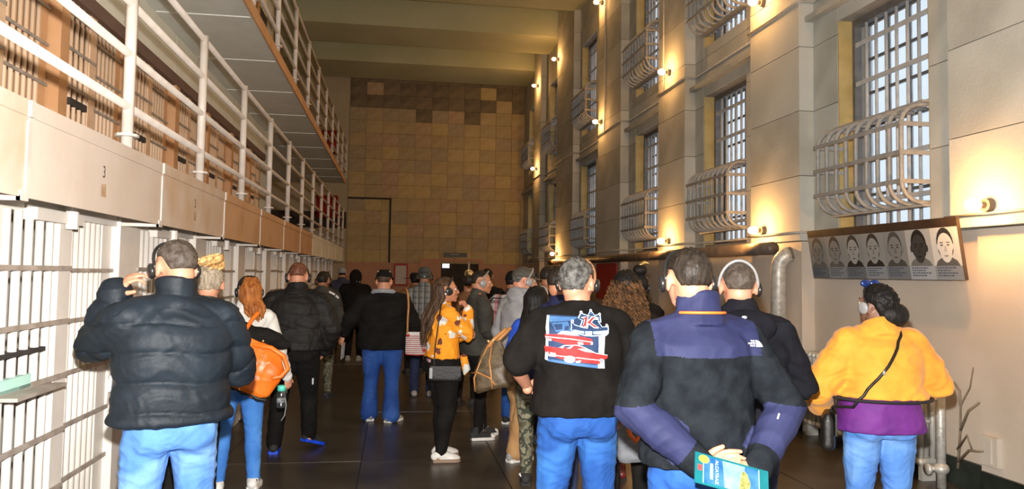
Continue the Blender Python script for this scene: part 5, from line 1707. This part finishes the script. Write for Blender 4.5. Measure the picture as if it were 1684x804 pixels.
link('lanyard', MB().tube([n0 + V((0.075, -0.02, 0.0)), n0 + V((0.085, 0.06, -0.06)), n0 + V((0.06, 0.125, -0.15)), n0 + V((0.01, 0.155, -0.26))], 0.010, 8).tube([n0 + V((-0.075, -0.02, 0.0)), n0 + V((-0.085, 0.06, -0.06)), n0 + V((-0.06, 0.125, -0.15)), n0 + V((-0.0, 0.155, -0.26))], 0.010, 8).mesh('lanyard', C_orange, True), p.t)

# ---- 11: plaid backpack man
p = Fig('man in plum jacket and dark cap carrying a red plaid backpack', 1.30, 8.30, -38, 1.69, 1.1, 1.1, skin='tan', vox=0.0105, pose=dict(ftl=(-0.10, 0.10), ftr=(0.12, -0.02), toer=-30, look=(-8, -3, 0)))
p.body(); p.pants(D_mid, fit=1.1, ankle=1.4); p.top('jacket', C_plum, hem=0.88, fat=0.03, sleeve=2, collar=0.045); p.shoes(S_black, S_white)
p.hair(H_black, front=28); p.beret(C_black, brim=True, low=0.025)
b = p.W((-0.02, -0.235, 1.00))
t = thing('backpack', 'backpack of red, white and black plaid cloth on the plum jacket man', 'backpack', b, R(-38))
link('pack_body', bag_mesh('pack_body', [(0, 0, 0, 0.14, 0.07), (0, 0, 0.03, 0.155, 0.09), (0, 0, 0.25, 0.155, 0.09), (0, 0, 0.38, 0.13, 0.07), (0, 0, 0.43, 0.07, 0.04)], C_rplaid, dents=0.006), t)
link('front_pocket', bag_mesh('front_pocket', [(0, -0.09, 0.02, 0.11, 0.025), (0, -0.09, 0.04, 0.12, 0.035), (0, -0.09, 0.17, 0.12, 0.033), (0, -0.088, 0.21, 0.10, 0.015)], C_rplaid, dents=0.003), t)
link('zip', MB().tube([(-0.13, -0.07, 0.16), (-0.12, -0.075, 0.30), (-0.06, -0.07, 0.39), (0.06, -0.07, 0.39), (0.12, -0.075, 0.30), (0.13, -0.07, 0.16)], 0.007, 6).mesh('zip', C_black, True), t)
for S in (-1, 1):
    strap('strap', [(S * 0.09, 0.05, 0.36), (S * 0.10, 0.14, 0.44), (S * 0.11, 0.26, 0.44), (S * 0.12, 0.35, 0.30)], t, C_black, 0.03)

# ---- 12: man with flat cap
p = Fig('older man in dark flat cap and grey hooded sweatshirt with tan trousers', 1.13, 6.86, -58, 1.73, 1.12, 1.15, skin='fair', vox=0.009, pose=dict(ftl=(-0.10, 0.12), ftr=(0.11, -0.10), toer=-4, look=(-24, -4, 0), lean=(0, 0.04)))
p.body(); p.pants(C_tan, fit=1.15, ankle=1.5); p.top('hooded_sweatshirt', C_grey, hem=0.88, fat=0.03, sleeve=2, hood=True); p.shoes(S_grey, S_white)
p.hair(H_grey, front=20, side=0, back=-30); o = p.beret(mat('flat_cap_cloth', (0.05, 0.045, 0.035), (0.08, 0.07, 0.055), scale=30), brim=True, low=0.03, flat=True, name='flat_cap'); p.phones(m=M_phonegrey)
link('sunglasses', MB().ell(p.hp((0.03, 0.095, 0.06)), (0.025, 0.012, 0.014), nu=10, nv=6).ell(p.hp((-0.03, 0.095, 0.06)), (0.025, 0.012, 0.014), nu=10, nv=6).mesh('sunglasses', M_phone, True), o)

# ---- 13: woman in royal blue with camouflage trousers
p = Fig('woman with straight black hair, royal blue top and camouflage trousers', 1.13, 5.98, -18, 1.57, 1.02, 1.05, True, 'mid', 0.0105, pose=dict(look=(-25, 0, 0), ftl=(-0.08, 0.02), ftr=(0.09, 0.04), ell=(-0.24, 0.06, 1.14), wrl=(-0.14, 0.22, 1.16)))
p.body(); p.pants(C_camo, fit=1.1, seat=1.15); p.top('blue_top', C_blue, hem=0.93, fat=0.022, sleeve=2); p.shoes(S_black, S_black)
p.hair(H_black, front=36, side=0, back=-40, vol=1.1); p.locks(H_black, (75, 285), (0.0, -0.13, -0.46), n=50, r=0.015, spread=0.075, wave=0.004, seed=12); p.phones(bandm=M_phonegrey)
link('shoe_reflector', MB().tube([(-0.115, -0.02, 0.075), (-0.085, -0.062, 0.06), (-0.055, -0.02, 0.075)], 0.012, 8, caps='round').mesh('shoe_reflector', M_reflect, True), p.t)
t = thing('tote_bag', 'brown patterned tote with tan trim and handles on the blue top woman', 'bag', (0.80, 5.90, 0.76), R(-20))
t.rotation_euler = (0, R(-14), R(-20))
link('tote_body', bag_mesh('tote_body', [(0, 0, 0.0, 0.15, 0.08), (0, 0, 0.03, 0.165, 0.11), (0.01, 0, 0.16, 0.15, 0.10), (0.04, 0, 0.28, 0.10, 0.05), (0.06, 0, 0.36, 0.06, 0.02)], L_brown, dents=0.006), t)
for a, b_ in (((-0.15, -0.06), (0.02, 0.34)), ((0.0, -0.115), (0.05, 0.34))):
    link('trim', MB().tube([(a[0], a[1] - 0.01, 0.02), (a[0] + 0.02, a[1] - 0.03, 0.12), (a[0] * 0.6 + 0.02, a[1] * 0.9, 0.22), (b_[0], -0.03, b_[1])], 0.007, 6).mesh('trim', L_tan, True), t)
link('trim', MB().tube([(-0.155, -0.04, 0.16), (-0.08, -0.118, 0.155), (0.0, -0.128, 0.10), (0.03, -0.125, 0.04)], 0.007, 6).mesh('trim', L_tan, True), t)
M_motif = mat('gold_print', (0.24, 0.17, 0.07), rough=0.6)
strap('handle', [(0.02, -0.02, 0.33), (0.07, -0.03, 0.37), (0.12, -0.0, 0.40), (0.17, 0.05, 0.43)], t, L_tan, 0.03)
strap('handle', [(0.08, 0.0, 0.34), (0.12, 0.02, 0.375), (0.16, 0.04, 0.40), (0.20, 0.08, 0.43)], t, L_tan, 0.03)
for x in (0.03, 0.07):
    link('ring', MB().ell((x, -0.035, 0.37), (0.014, 0.010, 0.014), nu=8, nv=6).mesh('ring', M_gold, True), t)

# ---- 14: two dark-haired men between
p = Fig('dark-haired man in blue collared shirt and headphones, half hidden behind the car T-shirt', 1.17, 5.30, -40, 1.72, 0.85, 0.95, skin='mid', vox=0.0105, pose=dict(look=(-20, 0, 0)))
p.body(); p.pants(D_navy); p.top('blue_shirt', mat('navy_shirt', (0.012, 0.014, 0.05), (0.02, 0.024, 0.07), spec=0.2), hem=0.86, fat=0.022, sleeve=2, collar=0.035); p.shoes(S_black, S_black); p.hair(H_dark, front=34, back=-22); p.phones()
p = Fig('man with short black hair and dark jersey standing next to the flat cap man', 1.50, 7.35, -45, 1.75, 1.05, 1.0, skin='tan', vox=0.012)
p.body(); p.pants(D_navy); p.top('jersey', C_black2, hem=0.86, fat=0.022, sleeve=2); p.shoes(S_black, S_black); p.hair(H_dark, front=34, back=-22); p.phones()

# ---- 15: man in the car T-shirt
p = Fig('grey-haired man in black T-shirt with a red car print and blue jeans', 0.943, 3.84, 2, 1.775, 1.24, 1.30, skin='fair', vox=0.0085,
        pose=dict(head=(0, 0.03, 1.584), ell=(-0.325, -0.02, 1.17), wrl=(-0.215, 0.19, 1.03), elr=(0.305, 0.0, 1.14), wrr=(0.275, 0.10, 0.92), ftl=(-0.15, 0.0), ftr=(0.15, 0.02), look=(-34, 2, 0), handl=dict(d=(0.3, 0.9, 0), n=(0.6, 0, -0.3), curl=40)))
p.body(); p.pants(D_mid, fit=1.08, ankle=1.5, amp=0.006)
ts = p.top('t_shirt', C_black2, hem=0.935, fat=0.024, sleeve=0.84, belly=0.035, amp=0.007, scale=(17, 17, 24), open_neck=0.085)
p.shoes(S_white, S_white)
p.hair(H_grey, front=36, side=4, back=-36, vol=1.15, rough=0.006)
p.phones(bandm=mat('headband_tan', (0.30, 0.14, 0.07)))
bv = p.bvh(ts)
O = (-0.045, -0.2, 1.338)
pr = lambda nm, hexc: mat(nm, hexc, rough=0.75)
K_navy, K_blue, K_white, K_red, K_dred, K_grey, K_ice = pr('print_navy', (0.012, 0.035, 0.10)), pr('print_blue', (0.05, 0.14, 0.32)), pr('print_white', (0.75, 0.76, 0.78)), pr('print_red', (0.78, 0.02, 0.02)), pr('print_dark_red', (0.30, 0.012, 0.012)), pr('print_grey', (0.25, 0.27, 0.30)), pr('print_ice', (0.42, 0.58, 0.76))
S_ = 0.00043 * 1.0   # metres per print unit; the print is drawn on an 880 x 680 sheet
def U(pts): return [((x - 500) * S_, (400 - y) * S_) for x, y in pts]
def dk(nm, m, polys, lift): return decal(p, ts, bv, [U(q) for q in polys], m, nm, O, parent=root_print, off=lift, cell=0.02)
root_print = None
root_print = decal(p, ts, bv, [U([(180, 140), (760, 165), (800, 370), (795, 735), (700, 735), (420, 700), (150, 650), (165, 400)])], K_navy, 'shirt_print', O, parent=p.t, off=0.003)
dk('print_panel', K_blue, [[(205, 160), (520, 165), (470, 200), (200, 225)], [(170, 640), (715, 700), (712, 735), (165, 668)], [(215, 230), (400, 215), (410, 320), (250, 330)]], 0.0042)
dk('print_panel', K_navy, [[(235, 250), (330, 240), (320, 300), (250, 312)], [(350, 262), (400, 262), (395, 310), (340, 312)]], 0.0048)
dk('print_border', K_white, [[(175, 148), (203, 150), (182, 290), (170, 400), (165, 660), (140, 650), (148, 400), (150, 290)], [(742, 365), (822, 372), (800, 560), (800, 738), (716, 735), (728, 560)]], 0.0046)
# upper car, seen from the rear quarter
dk('print_car', K_red, [[(135, 362), (310, 356), (440, 372), (560, 384), (655, 408), (662, 440), (640, 470), (520, 468), (360, 470), (215, 430), (140, 402)]], 0.0056)
dk('print_car_roof', K_grey, [[(262, 356), (312, 322), (440, 330), (520, 372), (440, 370)]], 0.0056)
dk('print_car_roof', K_white, [[(262, 354), (312, 318), (440, 326), (450, 332), (320, 330), (285, 352)]], 0.0062)
dk('print_chrome', K_white, [[(140, 384), (420, 402), (655, 438), (655, 446), (420, 412), (140, 394)], [(640, 446), (664, 442), (662, 468), (640, 472)]], 0.0066)
dk('print_chrome', K_grey, [[(140, 400), (205, 410), (200, 440), (150, 432)], [(480, 436), (548, 440), (552, 474), (490, 474)]], 0.0066)
# lower car
dk('print_car', K_red, [[(132, 494), (300, 512), (440, 486), (500, 474), (560, 500), (690, 566), (842, 592), (842, 622), (790, 640), (735, 688), (460, 662), (330, 640), (215, 610), (140, 560)]], 0.0056)
dk('print_car_window', K_grey, [[(272, 506), (322, 476), (340, 478), (310, 510)], [(350, 514), (425, 474), (438, 482), (400, 516)], [(474, 516), (540, 508), (640, 530), (670, 562), (560, 548)]], 0.0062)
dk('print_chrome', K_white, [[(300, 512), (330, 476), (470, 470), (560, 496), (690, 560), (842, 588), (842, 594), (690, 568), (556, 502), (466, 478), (338, 484), (312, 514)], [(220, 590), (500, 612), (740, 640), (738, 648), (500, 622), (222, 600)], [(160, 560), (244, 572), (240, 610), (180, 612), (158, 590)], [(450, 655), (515, 640), (505, 668), (462, 672)]], 0.0066)
dk('print_car_shade', K_dred, [[(140, 520), (210, 530), (215, 548), (142, 540)], [(330, 600), (460, 600), (452, 640), (340, 640)]], 0.0064)
dk('print_wheel', K_white, [oval(388, 634, 60, 40, 20)], 0.0070)
dk('print_wheel', K_grey, [oval(388, 634, 42, 28, 16)], 0.0076)
dk('print_wheel', K_white, [oval(388, 634, 14, 10, 10)], 0.0082)
dk('print_wheel', K_grey, [oval(760, 650, 30, 26, 14)], 0.0074)
# crowned K badge with its banner
dk('badge', K_ice, [[(520, 172), (560, 110), (640, 140), (685, 76), (735, 140), (800, 122), (815, 130), (800, 225), (770, 215), (800, 270), (880, 262), (870, 345), (835, 372), (655, 378), (575, 372), (430, 335), (412, 300), (435, 205), (470, 245), (520, 262), (560, 200)]], 0.0070)
dk('badge', K_navy, [[(532, 178), (566, 122), (642, 152), (685, 92), (732, 152), (796, 134), (786, 210), (752, 205), (790, 276), (864, 276), (858, 338), (830, 360), (655, 366), (580, 360), (440, 326), (424, 300), (440, 222), (468, 256), (530, 272), (576, 196)]], 0.0076)
for cx, cy in ((568, 108), (685, 88), (800, 130), (452, 208), (860, 256)):
    dk('badge_knob', K_white, [oval(cx, cy, 17, 17, 12)], 0.0080)
    dk('badge_knob', K_navy, [oval(cx, cy, 8, 8, 8)], 0.0086)
dk('badge_letter', K_white, [[(555, 165), (645, 150), (635, 185), (620, 205), (690, 150), (775, 165), (770, 195), (715, 190), (672, 222), (740, 270), (775, 290), (690, 285), (628, 240), (605, 288), (525, 275), (560, 250), (592, 185)]], 0.0082)
dk('badge_letter', K_red, [[(572, 172), (630, 162), (612, 205), (590, 262), (545, 262), (572, 240), (598, 186)], [(622, 216), (700, 162), (752, 172), (706, 180), (656, 222), (725, 266), (745, 278), (694, 272), (640, 232), (612, 230)]], 0.0090)
dk('banner', K_ice, [[(440, 300), (560, 318), (562, 345), (440, 326)], [(672, 322), (860, 310), (862, 352), (840, 362), (676, 350)], [(572, 318), (662, 318), (655, 374), (580, 372)]], 0.0084)
for body_, x, y, sx_ in (('KINDIG', 502, 323, 0.8), ('IT', 617, 345, 1.1), ('DESIGN', 766, 336, 0.9)):
    decal_text(p, ts, bv, body_, 0.0135 if body_ != 'IT' else 0.017, K_navy, (O[0] + (x - 500) * S_, O[1], O[2] + (400 - y) * S_), parent=root_print, off=0.0094, sx=sx_)

# ---- 16: curly woman, and the maroon-booted one
p = Fig('woman with big curly brown hair and dark headphones behind the navy fleece man', 1.50, 4.80, 0, 1.70, 1.0, 1.0, True, 'tan', 0.011, pose=dict(look=(-12, 0, 0), ftl=(-0.10, 0.0)))
p.body(); p.pants(C_black); p.top('black_jacket', C_black, hem=0.82, fat=0.03, sleeve=2, collar=0.02); p.shoes(S_white, S_white)
p.hair(H_black, front=34, side=-5, back=-40, vol=1.25, rough=0.008); p.curls(H_curl, n=190, length=0.30); p.phones(bandm=M_phonegrey)
p = Fig('woman with a pinned bun, black headphones and maroon boots beyond the curly-haired woman', 2.00, 6.09, 4, 1.70, 1.02, 1.0, True, 'dark', 0.0115, pose=dict(ftl=(-0.17, 0.0)))
p.body(); p.pants(D_navy); p.top('dark_coat', C_black2, hem=0.75, fat=0.03, sleeve=2, collar=0.03); p.shoes(S_maroon, S_black, high=True)
p.hair(H_black, vol=1.2, front=34, side=0, back=-40); p.phones(big=1.25)
link('hair_bun', MB().ell(p.hp((0.0, -0.06, 0.135)), (0.06, 0.055, 0.05)).mesh('hair_bun', H_black, True), p.t)
link('hair_clip', MB().tube([p.hp((0.0, -0.07, 0.18)), p.hp((0.04, -0.06, 0.20)), p.hp((0.07, -0.05, 0.19))], 0.014, 8, caps='round').mesh('hair_clip', M_gold, True), p.t)
link('boot_tie', MB().tube([(-0.225, -0.07, 0.15), (-0.17, -0.09, 0.155), (-0.115, -0.07, 0.15)], 0.007, 6).mesh('boot_tie', mat('yellow_cord', (0.8, 0.5, 0.05))), p.t)
t = thing('tote_bag', 'grey tote with orange handles and a blue patch beside the fleece jacket man', 'bag', (1.47, 4.42, 0.55), R(10))
link('tote_body', bag_mesh('tote_body', [(0, 0, 0, 0.13, 0.05), (0, 0, 0.03, 0.15, 0.07), (0, 0, 0.25, 0.15, 0.06), (0, 0, 0.33, 0.145, 0.03)], mat('grey_canvas', (0.14, 0.15, 0.17), (0.20, 0.21, 0.23), rough=0.8, scale=20), dents=0.005), t)
link('patch', MB().box(0.0, 0.11, -0.078, -0.060, 0.02, 0.13).mesh('patch', mat('bright_blue_patch', (0.01, 0.10, 0.75), (0.02, 0.16, 0.85))), t)
link('patch_edge', MB().tube([(-0.01, -0.076, 0.01), (-0.01, -0.076, 0.14), (0.115, -0.07, 0.14)], 0.006, 6).tube([(-0.01, -0.076, 0.01), (0.12, -0.07, 0.01)], 0.006, 6).mesh('patch_edge', C_grey), t)
link('handle', MB().tube([(-0.12, -0.055, 0.36), (-0.135, -0.09, 0.28), (-0.12, -0.10, 0.18), (-0.085, -0.105, 0.14), (-0.05, -0.10, 0.18), (-0.02, -0.085, 0.30), (-0.01, -0.04, 0.38)], 0.014, 8, caps='round').mesh('handle', L_orange, True), t)
strap('strap', [(-0.10, 0.0, 0.33), (-0.04, 0.10, 0.50), (0.02, 0.22, 0.72), (0.06, 0.28, 0.86)], t, C_black, 0.02)

# ---- 17: man in the navy and charcoal fleece
p = Fig('man in navy and charcoal fleece jacket holding a brochure behind his back', 1.19, 2.88, 2, 1.775, 1.14, 1.15, skin='fair', vox=0.0080,
        pose=dict(head=(-0.025, 0.03, 1.61), ell=(-0.300, -0.12, 1.14), wrl=(-0.075, -0.205, 0.955), elr=(0.310, -0.12, 1.13), wrr=(0.125, -0.235, 0.945), handl=dict(d=(0.92, -0.10, 0.15), n=(0.1, -1.0, 0.0), curl=(20, 24, 28, 30), thumb=(0.5, 0.7, 0.3)), handr=dict(d=(-0.82, -0.22, -0.16), n=(-0.15, 0.9, -0.35), curl=(48, 50, 52, 55), thumb=(0.35, 0.6, 0.6)), look=(-3, 0, 0)))
p.body(); p.pants(D_mid, fit=1.05)
fore = [(np.array(p.J['el' + sd]), np.array(p.J['wr' + sd])) for sd in 'lr']
upper = [(np.array(p.J['sh' + sd]), np.array(p.J['el' + sd])) for sd in 'lr']
def paint17(c):
    idx = np.zeros(len(c))
    yoke = (c[:, 2] > 1.325 * p.k + 0.03 * np.abs(c[:, 0])) & (np.abs(c[:, 0]) < 0.215)
    idx[yoke] = 1
    for (a, b), (ua, ub) in zip(fore, upper):
        t_, d_ = seg_param(c, a, b)
        tu, du = seg_param(c, ua, ub)
        idx[(d_ < 0.082) & (c[:, 2] < a[2] + 0.02 + 0.12 * (0.33 - np.abs(c[:, 0]))) & (tu > 0.70) & (t_ < 0.78) & (np.abs(c[:, 0]) > 0.10)] = 1
    return idx
j17 = p.top('fleece_jacket', C_fleece, hem=0.915, fat=0.034, sleeve=2, amp=0.006, collar=0.078, vox=0.0055, smooth=14, paint=paint17, mats=[C_fleece, C_navy, C_navy], hem_w=0.172, open_neck=0.085, scale=(17, 17, 26))
p.shoes(S_black, S_black)
p.hair(H_dark, front=38, side=2, back=-30, vol=1.05, rough=0.006)
p.phones(bandm=M_phone)
n0 = V(p.J['neck'])
link('collar_piping', MB().tube([n0 + V((-0.098 * math.cos(R(a)), -0.012 - 0.094 * math.sin(R(a)), -0.004 + 0.004 * math.sin(R(a)))) for a in range(18, 163, 9)], 0.0055, 8, caps='round').mesh('collar_piping', C_orange, True), p.t)
bv = p.bvh(j17)
O = (0.215, -0.2, 1.395)
lg = None
M_logo = mat('white_stitching', (0.80, 0.80, 0.82), rough=0.7)
root_logo = None
def arcband(r0, r1, n=10):
    return [(-r1 * math.cos(R(90 * i / n)) + 0.0, r1 * math.sin(R(90 * i / n))) for i in range(n + 1)][::-1] + [(-r0 * math.cos(R(90 * i / n)), r0 * math.sin(R(90 * i / n))) for i in range(n + 1)]
def mirr(q): return [(-x, y) for x, y in q][::-1]
O2 = (O[0] - 0.018, O[1], O[2] - 0.012)
for r0, r1 in ((0.0, 0.008), (0.0105, 0.0165), (0.019, 0.025)):
    q = [(r1 * math.sin(R(90 * i / 8)), r1 * math.cos(R(90 * i / 8))) for i in range(9)] + ([(r0 * math.sin(R(90 * i / 8)), r0 * math.cos(R(90 * i / 8))) for i in range(8, -1, -1)] if r0 else [(0, 0)])
    o = decal(p, j17, bv, [q], M_logo, 'logo_dome' if root_logo is None else 'logo_arc', O2, parent=p.t if root_logo is None else root_logo, off=0.004, cell=0.012)
    root_logo = root_logo or o
for i, wd_ in enumerate(('THE', 'NORTH', 'FACE')):
    decal_text(p, j17, bv, wd_, 0.0098, M_logo, (O2[0] - (0.012 if i == 0 else 0.019 if i == 1 else 0.015), O2[1], O2[2] + 0.0215 - 0.0088 * i), parent=root_logo, off=0.0045, sx=0.95)
link('elbow_zip', MB().tube([(0.235, -0.205, 1.145), (0.225, -0.21, 1.125)], 0.004, 6).mesh('elbow_zip', M_phonegrey), p.t)
P17 = p
# brochure held behind the back
c = p.W((-0.02, -0.335, 0.955))
t = thing('brochure', 'teal-edged glossy brochure with a blue island photo held behind the back', 'brochure', c)
t.rotation_euler = (R(-28), R(16), R(3))
BW, BHH = 0.29, 0.108
link('cover', MB().box(-BW / 2, BW / 2, 0, 0.005, -BHH / 2, BHH / 2).mesh('cover', mat('brochure_teal', (0.004, 0.10, 0.12), (0.008, 0.14, 0.16), rough=0.3)), t)
def fp(nm, pts, y, m): return link(nm, mesh(nm, [(x, y, z) for x, z in pts], [tuple(range(len(pts)))], m), t)
fp('photo', [(-0.112, -0.046), (0.105, -0.046), (0.105, 0.046), (-0.112, 0.046)], -0.0008, mat('brochure_sky', (0.008, 0.07, 0.36), (0.05, 0.17, 0.48), rough=0.3, scale=14))
fp('haze', [(-0.03, -0.046), (0.04, -0.046), (0.05, 0.046), (-0.04, 0.046)], -0.0012, mat('brochure_haze', (0.11, 0.22, 0.46), (0.20, 0.32, 0.54), rough=0.3, scale=20))
fp('island', [(0.025, -0.046), (0.062, -0.046), (0.072, -0.01), (0.060, 0.02), (0.048, 0.03), (0.036, 0.022), (0.03, -0.01)], -0.0016, mat('brochure_island', (0.12, 0.15, 0.04), (0.40, 0.30, 0.10), rough=0.4, scale=60))
fp('photo_edge', [(-0.115, -0.048), (-0.112, -0.048), (-0.112, 0.048), (-0.115, 0.048)], -0.001, K_ice)
fp('photo_edge', [(0.105, -0.048), (0.108, -0.048), (0.108, 0.048), (0.105, 0.048)], -0.001, K_ice)
fp('yellow_dot', oval(-0.112, 0.034, 0.021, 0.014, 18), -0.0018, mat('brochure_yellow', (0.85, 0.62, 0.05), rough=0.3))
fp('red_tag', [(-0.136, -0.008), (-0.120, -0.008), (-0.120, 0.012), (-0.136, 0.012)], -0.0014, mat('brochure_red', (0.70, 0.05, 0.05), rough=0.3))
link('lettering', text_mesh('ALCATRAZ', 0.0165, K_white), t, (-0.062, -0.002, 0.0), (R(90), R(90), 0))
fp('caption_strip', [(-0.088, -0.030), (-0.076, -0.030), (-0.076, 0.026), (-0.088, 0.026)], -0.0014, mat('brochure_strip', (0.20, 0.26, 0.36), (0.34, 0.34, 0.34), rough=0.4, scale=50))

# ---- 18: black hoodie man
p = Fig('cropped-haired man in plain black hooded sweatshirt right of the fleece jacket', 1.69, 3.56, -10, 1.745, 1.16, 1.15, skin='fair', vox=0.0088, pose=dict(elr=(0.33, 0.06, 1.12), wrr=(0.22, 0.24, 0.99), look=(-8, 2, 0)))
p.body(); p.pants(D_navy, fit=1.05); h18 = p.top('hooded_sweatshirt', C_hoodie, hem=0.86, fat=0.034, sleeve=2, hood=False, amp=0.009, collar=0.012)
n0 = V(p.J['neck'])
hb = MB().ell(n0 + V((0, -0.115, -0.075)), (0.145, 0.05, 0.085))
link('hood', hb.mesh('hood', C_hoodie, True), p.t)
link('neck_badge', MB().ell(n0 + V((-0.02, -0.150, -0.028)), (0.016, 0.008, 0.009), nu=10, nv=6).mesh('neck_badge', M_inkwhite, True), p.t)
p.shoes(S_black, S_black); p.hair(H_brown, front=38, back=-24, vol=0.95, rough=0.003); p.phones(bandm=M_phonegrey, tilt=14)

# ---- 19: woman in the yellow suede jacket
p = Fig('woman in short yellow suede jacket over a purple top and blue jeans', 2.721, 3.97, -8, 1.63, 1.30, 1.28, True, 'dark', 0.0085,
        pose=dict(elr=(0.345, -0.02, 1.145), wrr=(0.27, 0.20, 1.10), ell=(-0.36, 0.02, 1.11), wrl=(-0.29, 0.16, 0.97), look=(28, 8, 0), ftl=(-0.12, 0.0), ftr=(0.12, 0.0)))
p.body(); p.pants(D_light, fit=1.12, seat=0.96, amp=0.005)
p.top('purple_top', C_purple, low=1.14, hem=0.865, fat=0.030, sleeve=0.5, amp=0.004, hem_w=0.180, belly=0.022)
j19 = p.top('suede_jacket', C_suede, hem=1.065, fat=0.054, sleeve=1.80, cuff=0.0, collar=0.03, amp=0.008, hem_w=0.172, arm_r=1.1, scale=(17, 17, 24), belly=0.024)
hemr = MB()
pts = [(0.280 * math.cos(R(a)) * 1.0, -0.006 + 0.222 * math.sin(R(a)), 1.064 * p.k) for a in range(182, 359, 8)]
link('hem_lining', hemr.tube(pts, 0.008, 6).mesh('hem_lining', C_lining, True), p.t)
for sd in 'lr':
    a_, b_ = p.J['el' + sd], p.J['wr' + sd]
    link('cuff_lining', MB().tube([lerp(a_, b_, 0.80), lerp(a_, b_, 0.87)], [0.066, 0.060], 16).mesh('cuff_lining', C_lining, True), p.t)
p.shoes(S_black, S_white)
p.hair(H_black, front=32, side=-8, back=-44, vol=1.35, rough=0.012)
link('hair_bun', MB().ell(p.hp((0.02, -0.10, -0.03)), (0.085, 0.06, 0.075)).ell(p.hp((0.06, -0.06, -0.06)), (0.05, 0.05, 0.05)).mesh('hair_bun', H_black, True), p.t)
p.phones(m=M_phonegrey, bandm=M_phone)
sg_ = MB()
for S in (-1, 1):
    sg_.ell(p.hp((S * 0.040, 0.055, 0.125)), (0.032, 0.012, 0.022), nu=12, nv=8)
link('sunglasses', sg_.mesh('sunglasses', mat('blue_mirror_lens', (0.03, 0.06, 0.25), rough=0.12, metal=0.6), True), p.t)
c = p.W((-0.30, -0.02, 0.71))
t = thing('crossbody_bag', 'black leather crossbody bag on the left hip of the yellow jacket woman', 'bag', c, R(60))
link('pouch', bag_mesh('pouch', [(0, 0, 0, 0.105, 0.030), (0, 0, 0.02, 0.115, 0.040), (0, 0, 0.16, 0.105, 0.036), (0, 0, 0.20, 0.095, 0.015)], L_black, p=4), t)
link('flap', MB().box(-0.10, 0.10, -0.046, -0.036, 0.08, 0.20).mesh('flap', L_black), t)
# strap in world space over the jacket back, laid on the cloth
bv = p.bvh(j19)
sp = []
for i in range(15):
    u = i / 14
    x, z = 0.075 + (-0.265 - 0.075) * u, (1.44 + (0.955 - 1.44) * u) * p.k
    h = bv.ray_cast(V((x, -1.0, z)), V((0, 1, 0)))
    y = h[0].y - 0.006 if h[0] is not None else -0.15
    sp.append(V((x, y, z)))
sp = [sp[0] + V((0.03, 0.07, 0.045))] + sp + [V((-0.285, -0.03, 0.91))]
iv = (Matrix.Translation(t.location) @ Matrix.Rotation(R(60), 4, 'Z')).inverted()
link('strap', MB().tube([iv @ p.W(q) for q in sp], 0.0085, 8).mesh('strap', L_black, True), t)
link('strap_buckle', MB().ell(iv @ p.W(sp[7] + V((0, -0.006, 0))), (0.009, 0.009, 0.014), nu=8, nv=6).mesh('strap_buckle', M_phonegrey, True), t)

# ---- far visitors
p = Fig('person in black hooded coat holding up a phone far down the hall', -0.72, 14.6, -8, 1.68, 1.35, 1.2, skin='tan', vox=0.014, pose=dict(elr=(0.30, 0.06, 1.15), wrr=(0.12, -0.02, 1.36), handr=dict(d=(-0.3, -0.2, 0.8), n=(-0.3, 0.8, 0), curl=40)))
p.body(); p.pants(C_black, fit=1.2); p.top('hooded_coat', C_black, hem=0.62, fat=0.05, sleeve=2, collar=0.03); p.shoes(S_grey, S_grey)
link('hood', MB().ell(p.hp((0, -0.02, 0.01)), (0.12, 0.125, 0.145)).mesh('hood', C_black, True), p.t)
h = p.W(p.J['gripr'])
o = link('mobile_phone', MB().box(-0.036, 0.036, -0.005, 0.005, -0.07, 0.07).mesh('mobile_phone', mat('phone_white', (0.6, 0.65, 0.72), rough=0.3)), None, (h.x - 0.02, h.y - 0.05, h.z + 0.07), (0, R(-14), R(40)))
tag(o, 'white mobile phone held up by the black hooded person', 'phone')
p = Fig('person in pale cap and navy jacket beside the black hooded coat', -1.10, 16.6, 4, 1.74, 1.2, 1.1, skin='fair', vox=0.014)
p.body(); p.pants(C_black); p.top('navy_jacket', mat('navy_cloth', (0.02, 0.022, 0.05), (0.03, 0.034, 0.07)), hem=0.84, fat=0.04, sleeve=2, collar=0.03); p.shoes(S_black, S_black); p.hair(H_dark); p.beret(C_grey, brim=True, low=0.02)
p = Fig('person in olive jacket at the far left under the gallery, black headphones', -1.15, 13.0, 10, 1.62, 1.1, 1.0, skin='mid', vox=0.014)
p.body(); p.pants(D_navy); p.top('olive_jacket', C_greydk, hem=0.84, fat=0.04, sleeve=2, collar=0.03); p.shoes(S_black, S_black); p.hair(H_black, vol=1.2); p.phones(big=1.3)
p = Fig('woman with gold-clipped updo beyond the floral blouse, brown shawl', 0.93, 9.61, -30, 1.66, 1.0, 1.0, True, 'tan', 0.013)
p.body(); p.pants(C_black); p.top('shawl', C_brown, hem=0.90, fat=0.035, sleeve=2); p.shoes(S_black, S_black); p.hair(H_dark, vol=1.15)
link('hair_bun', MB().ell(p.hp((0.02, -0.06, 0.12)), (0.06, 0.055, 0.055)).mesh('hair_bun', H_blond, True), p.t)
p = Fig('man with short dark hair in black jacket farther back than the lanyard woman', 1.33, 10.97, -20, 1.74, 1.05, 1.0, skin='dark', vox=0.014)
p.body(); p.pants(C_black); p.top('black_jacket', C_black, hem=0.84, fat=0.035, sleeve=2, collar=0.03); p.shoes(S_black, S_black); p.hair(H_black)
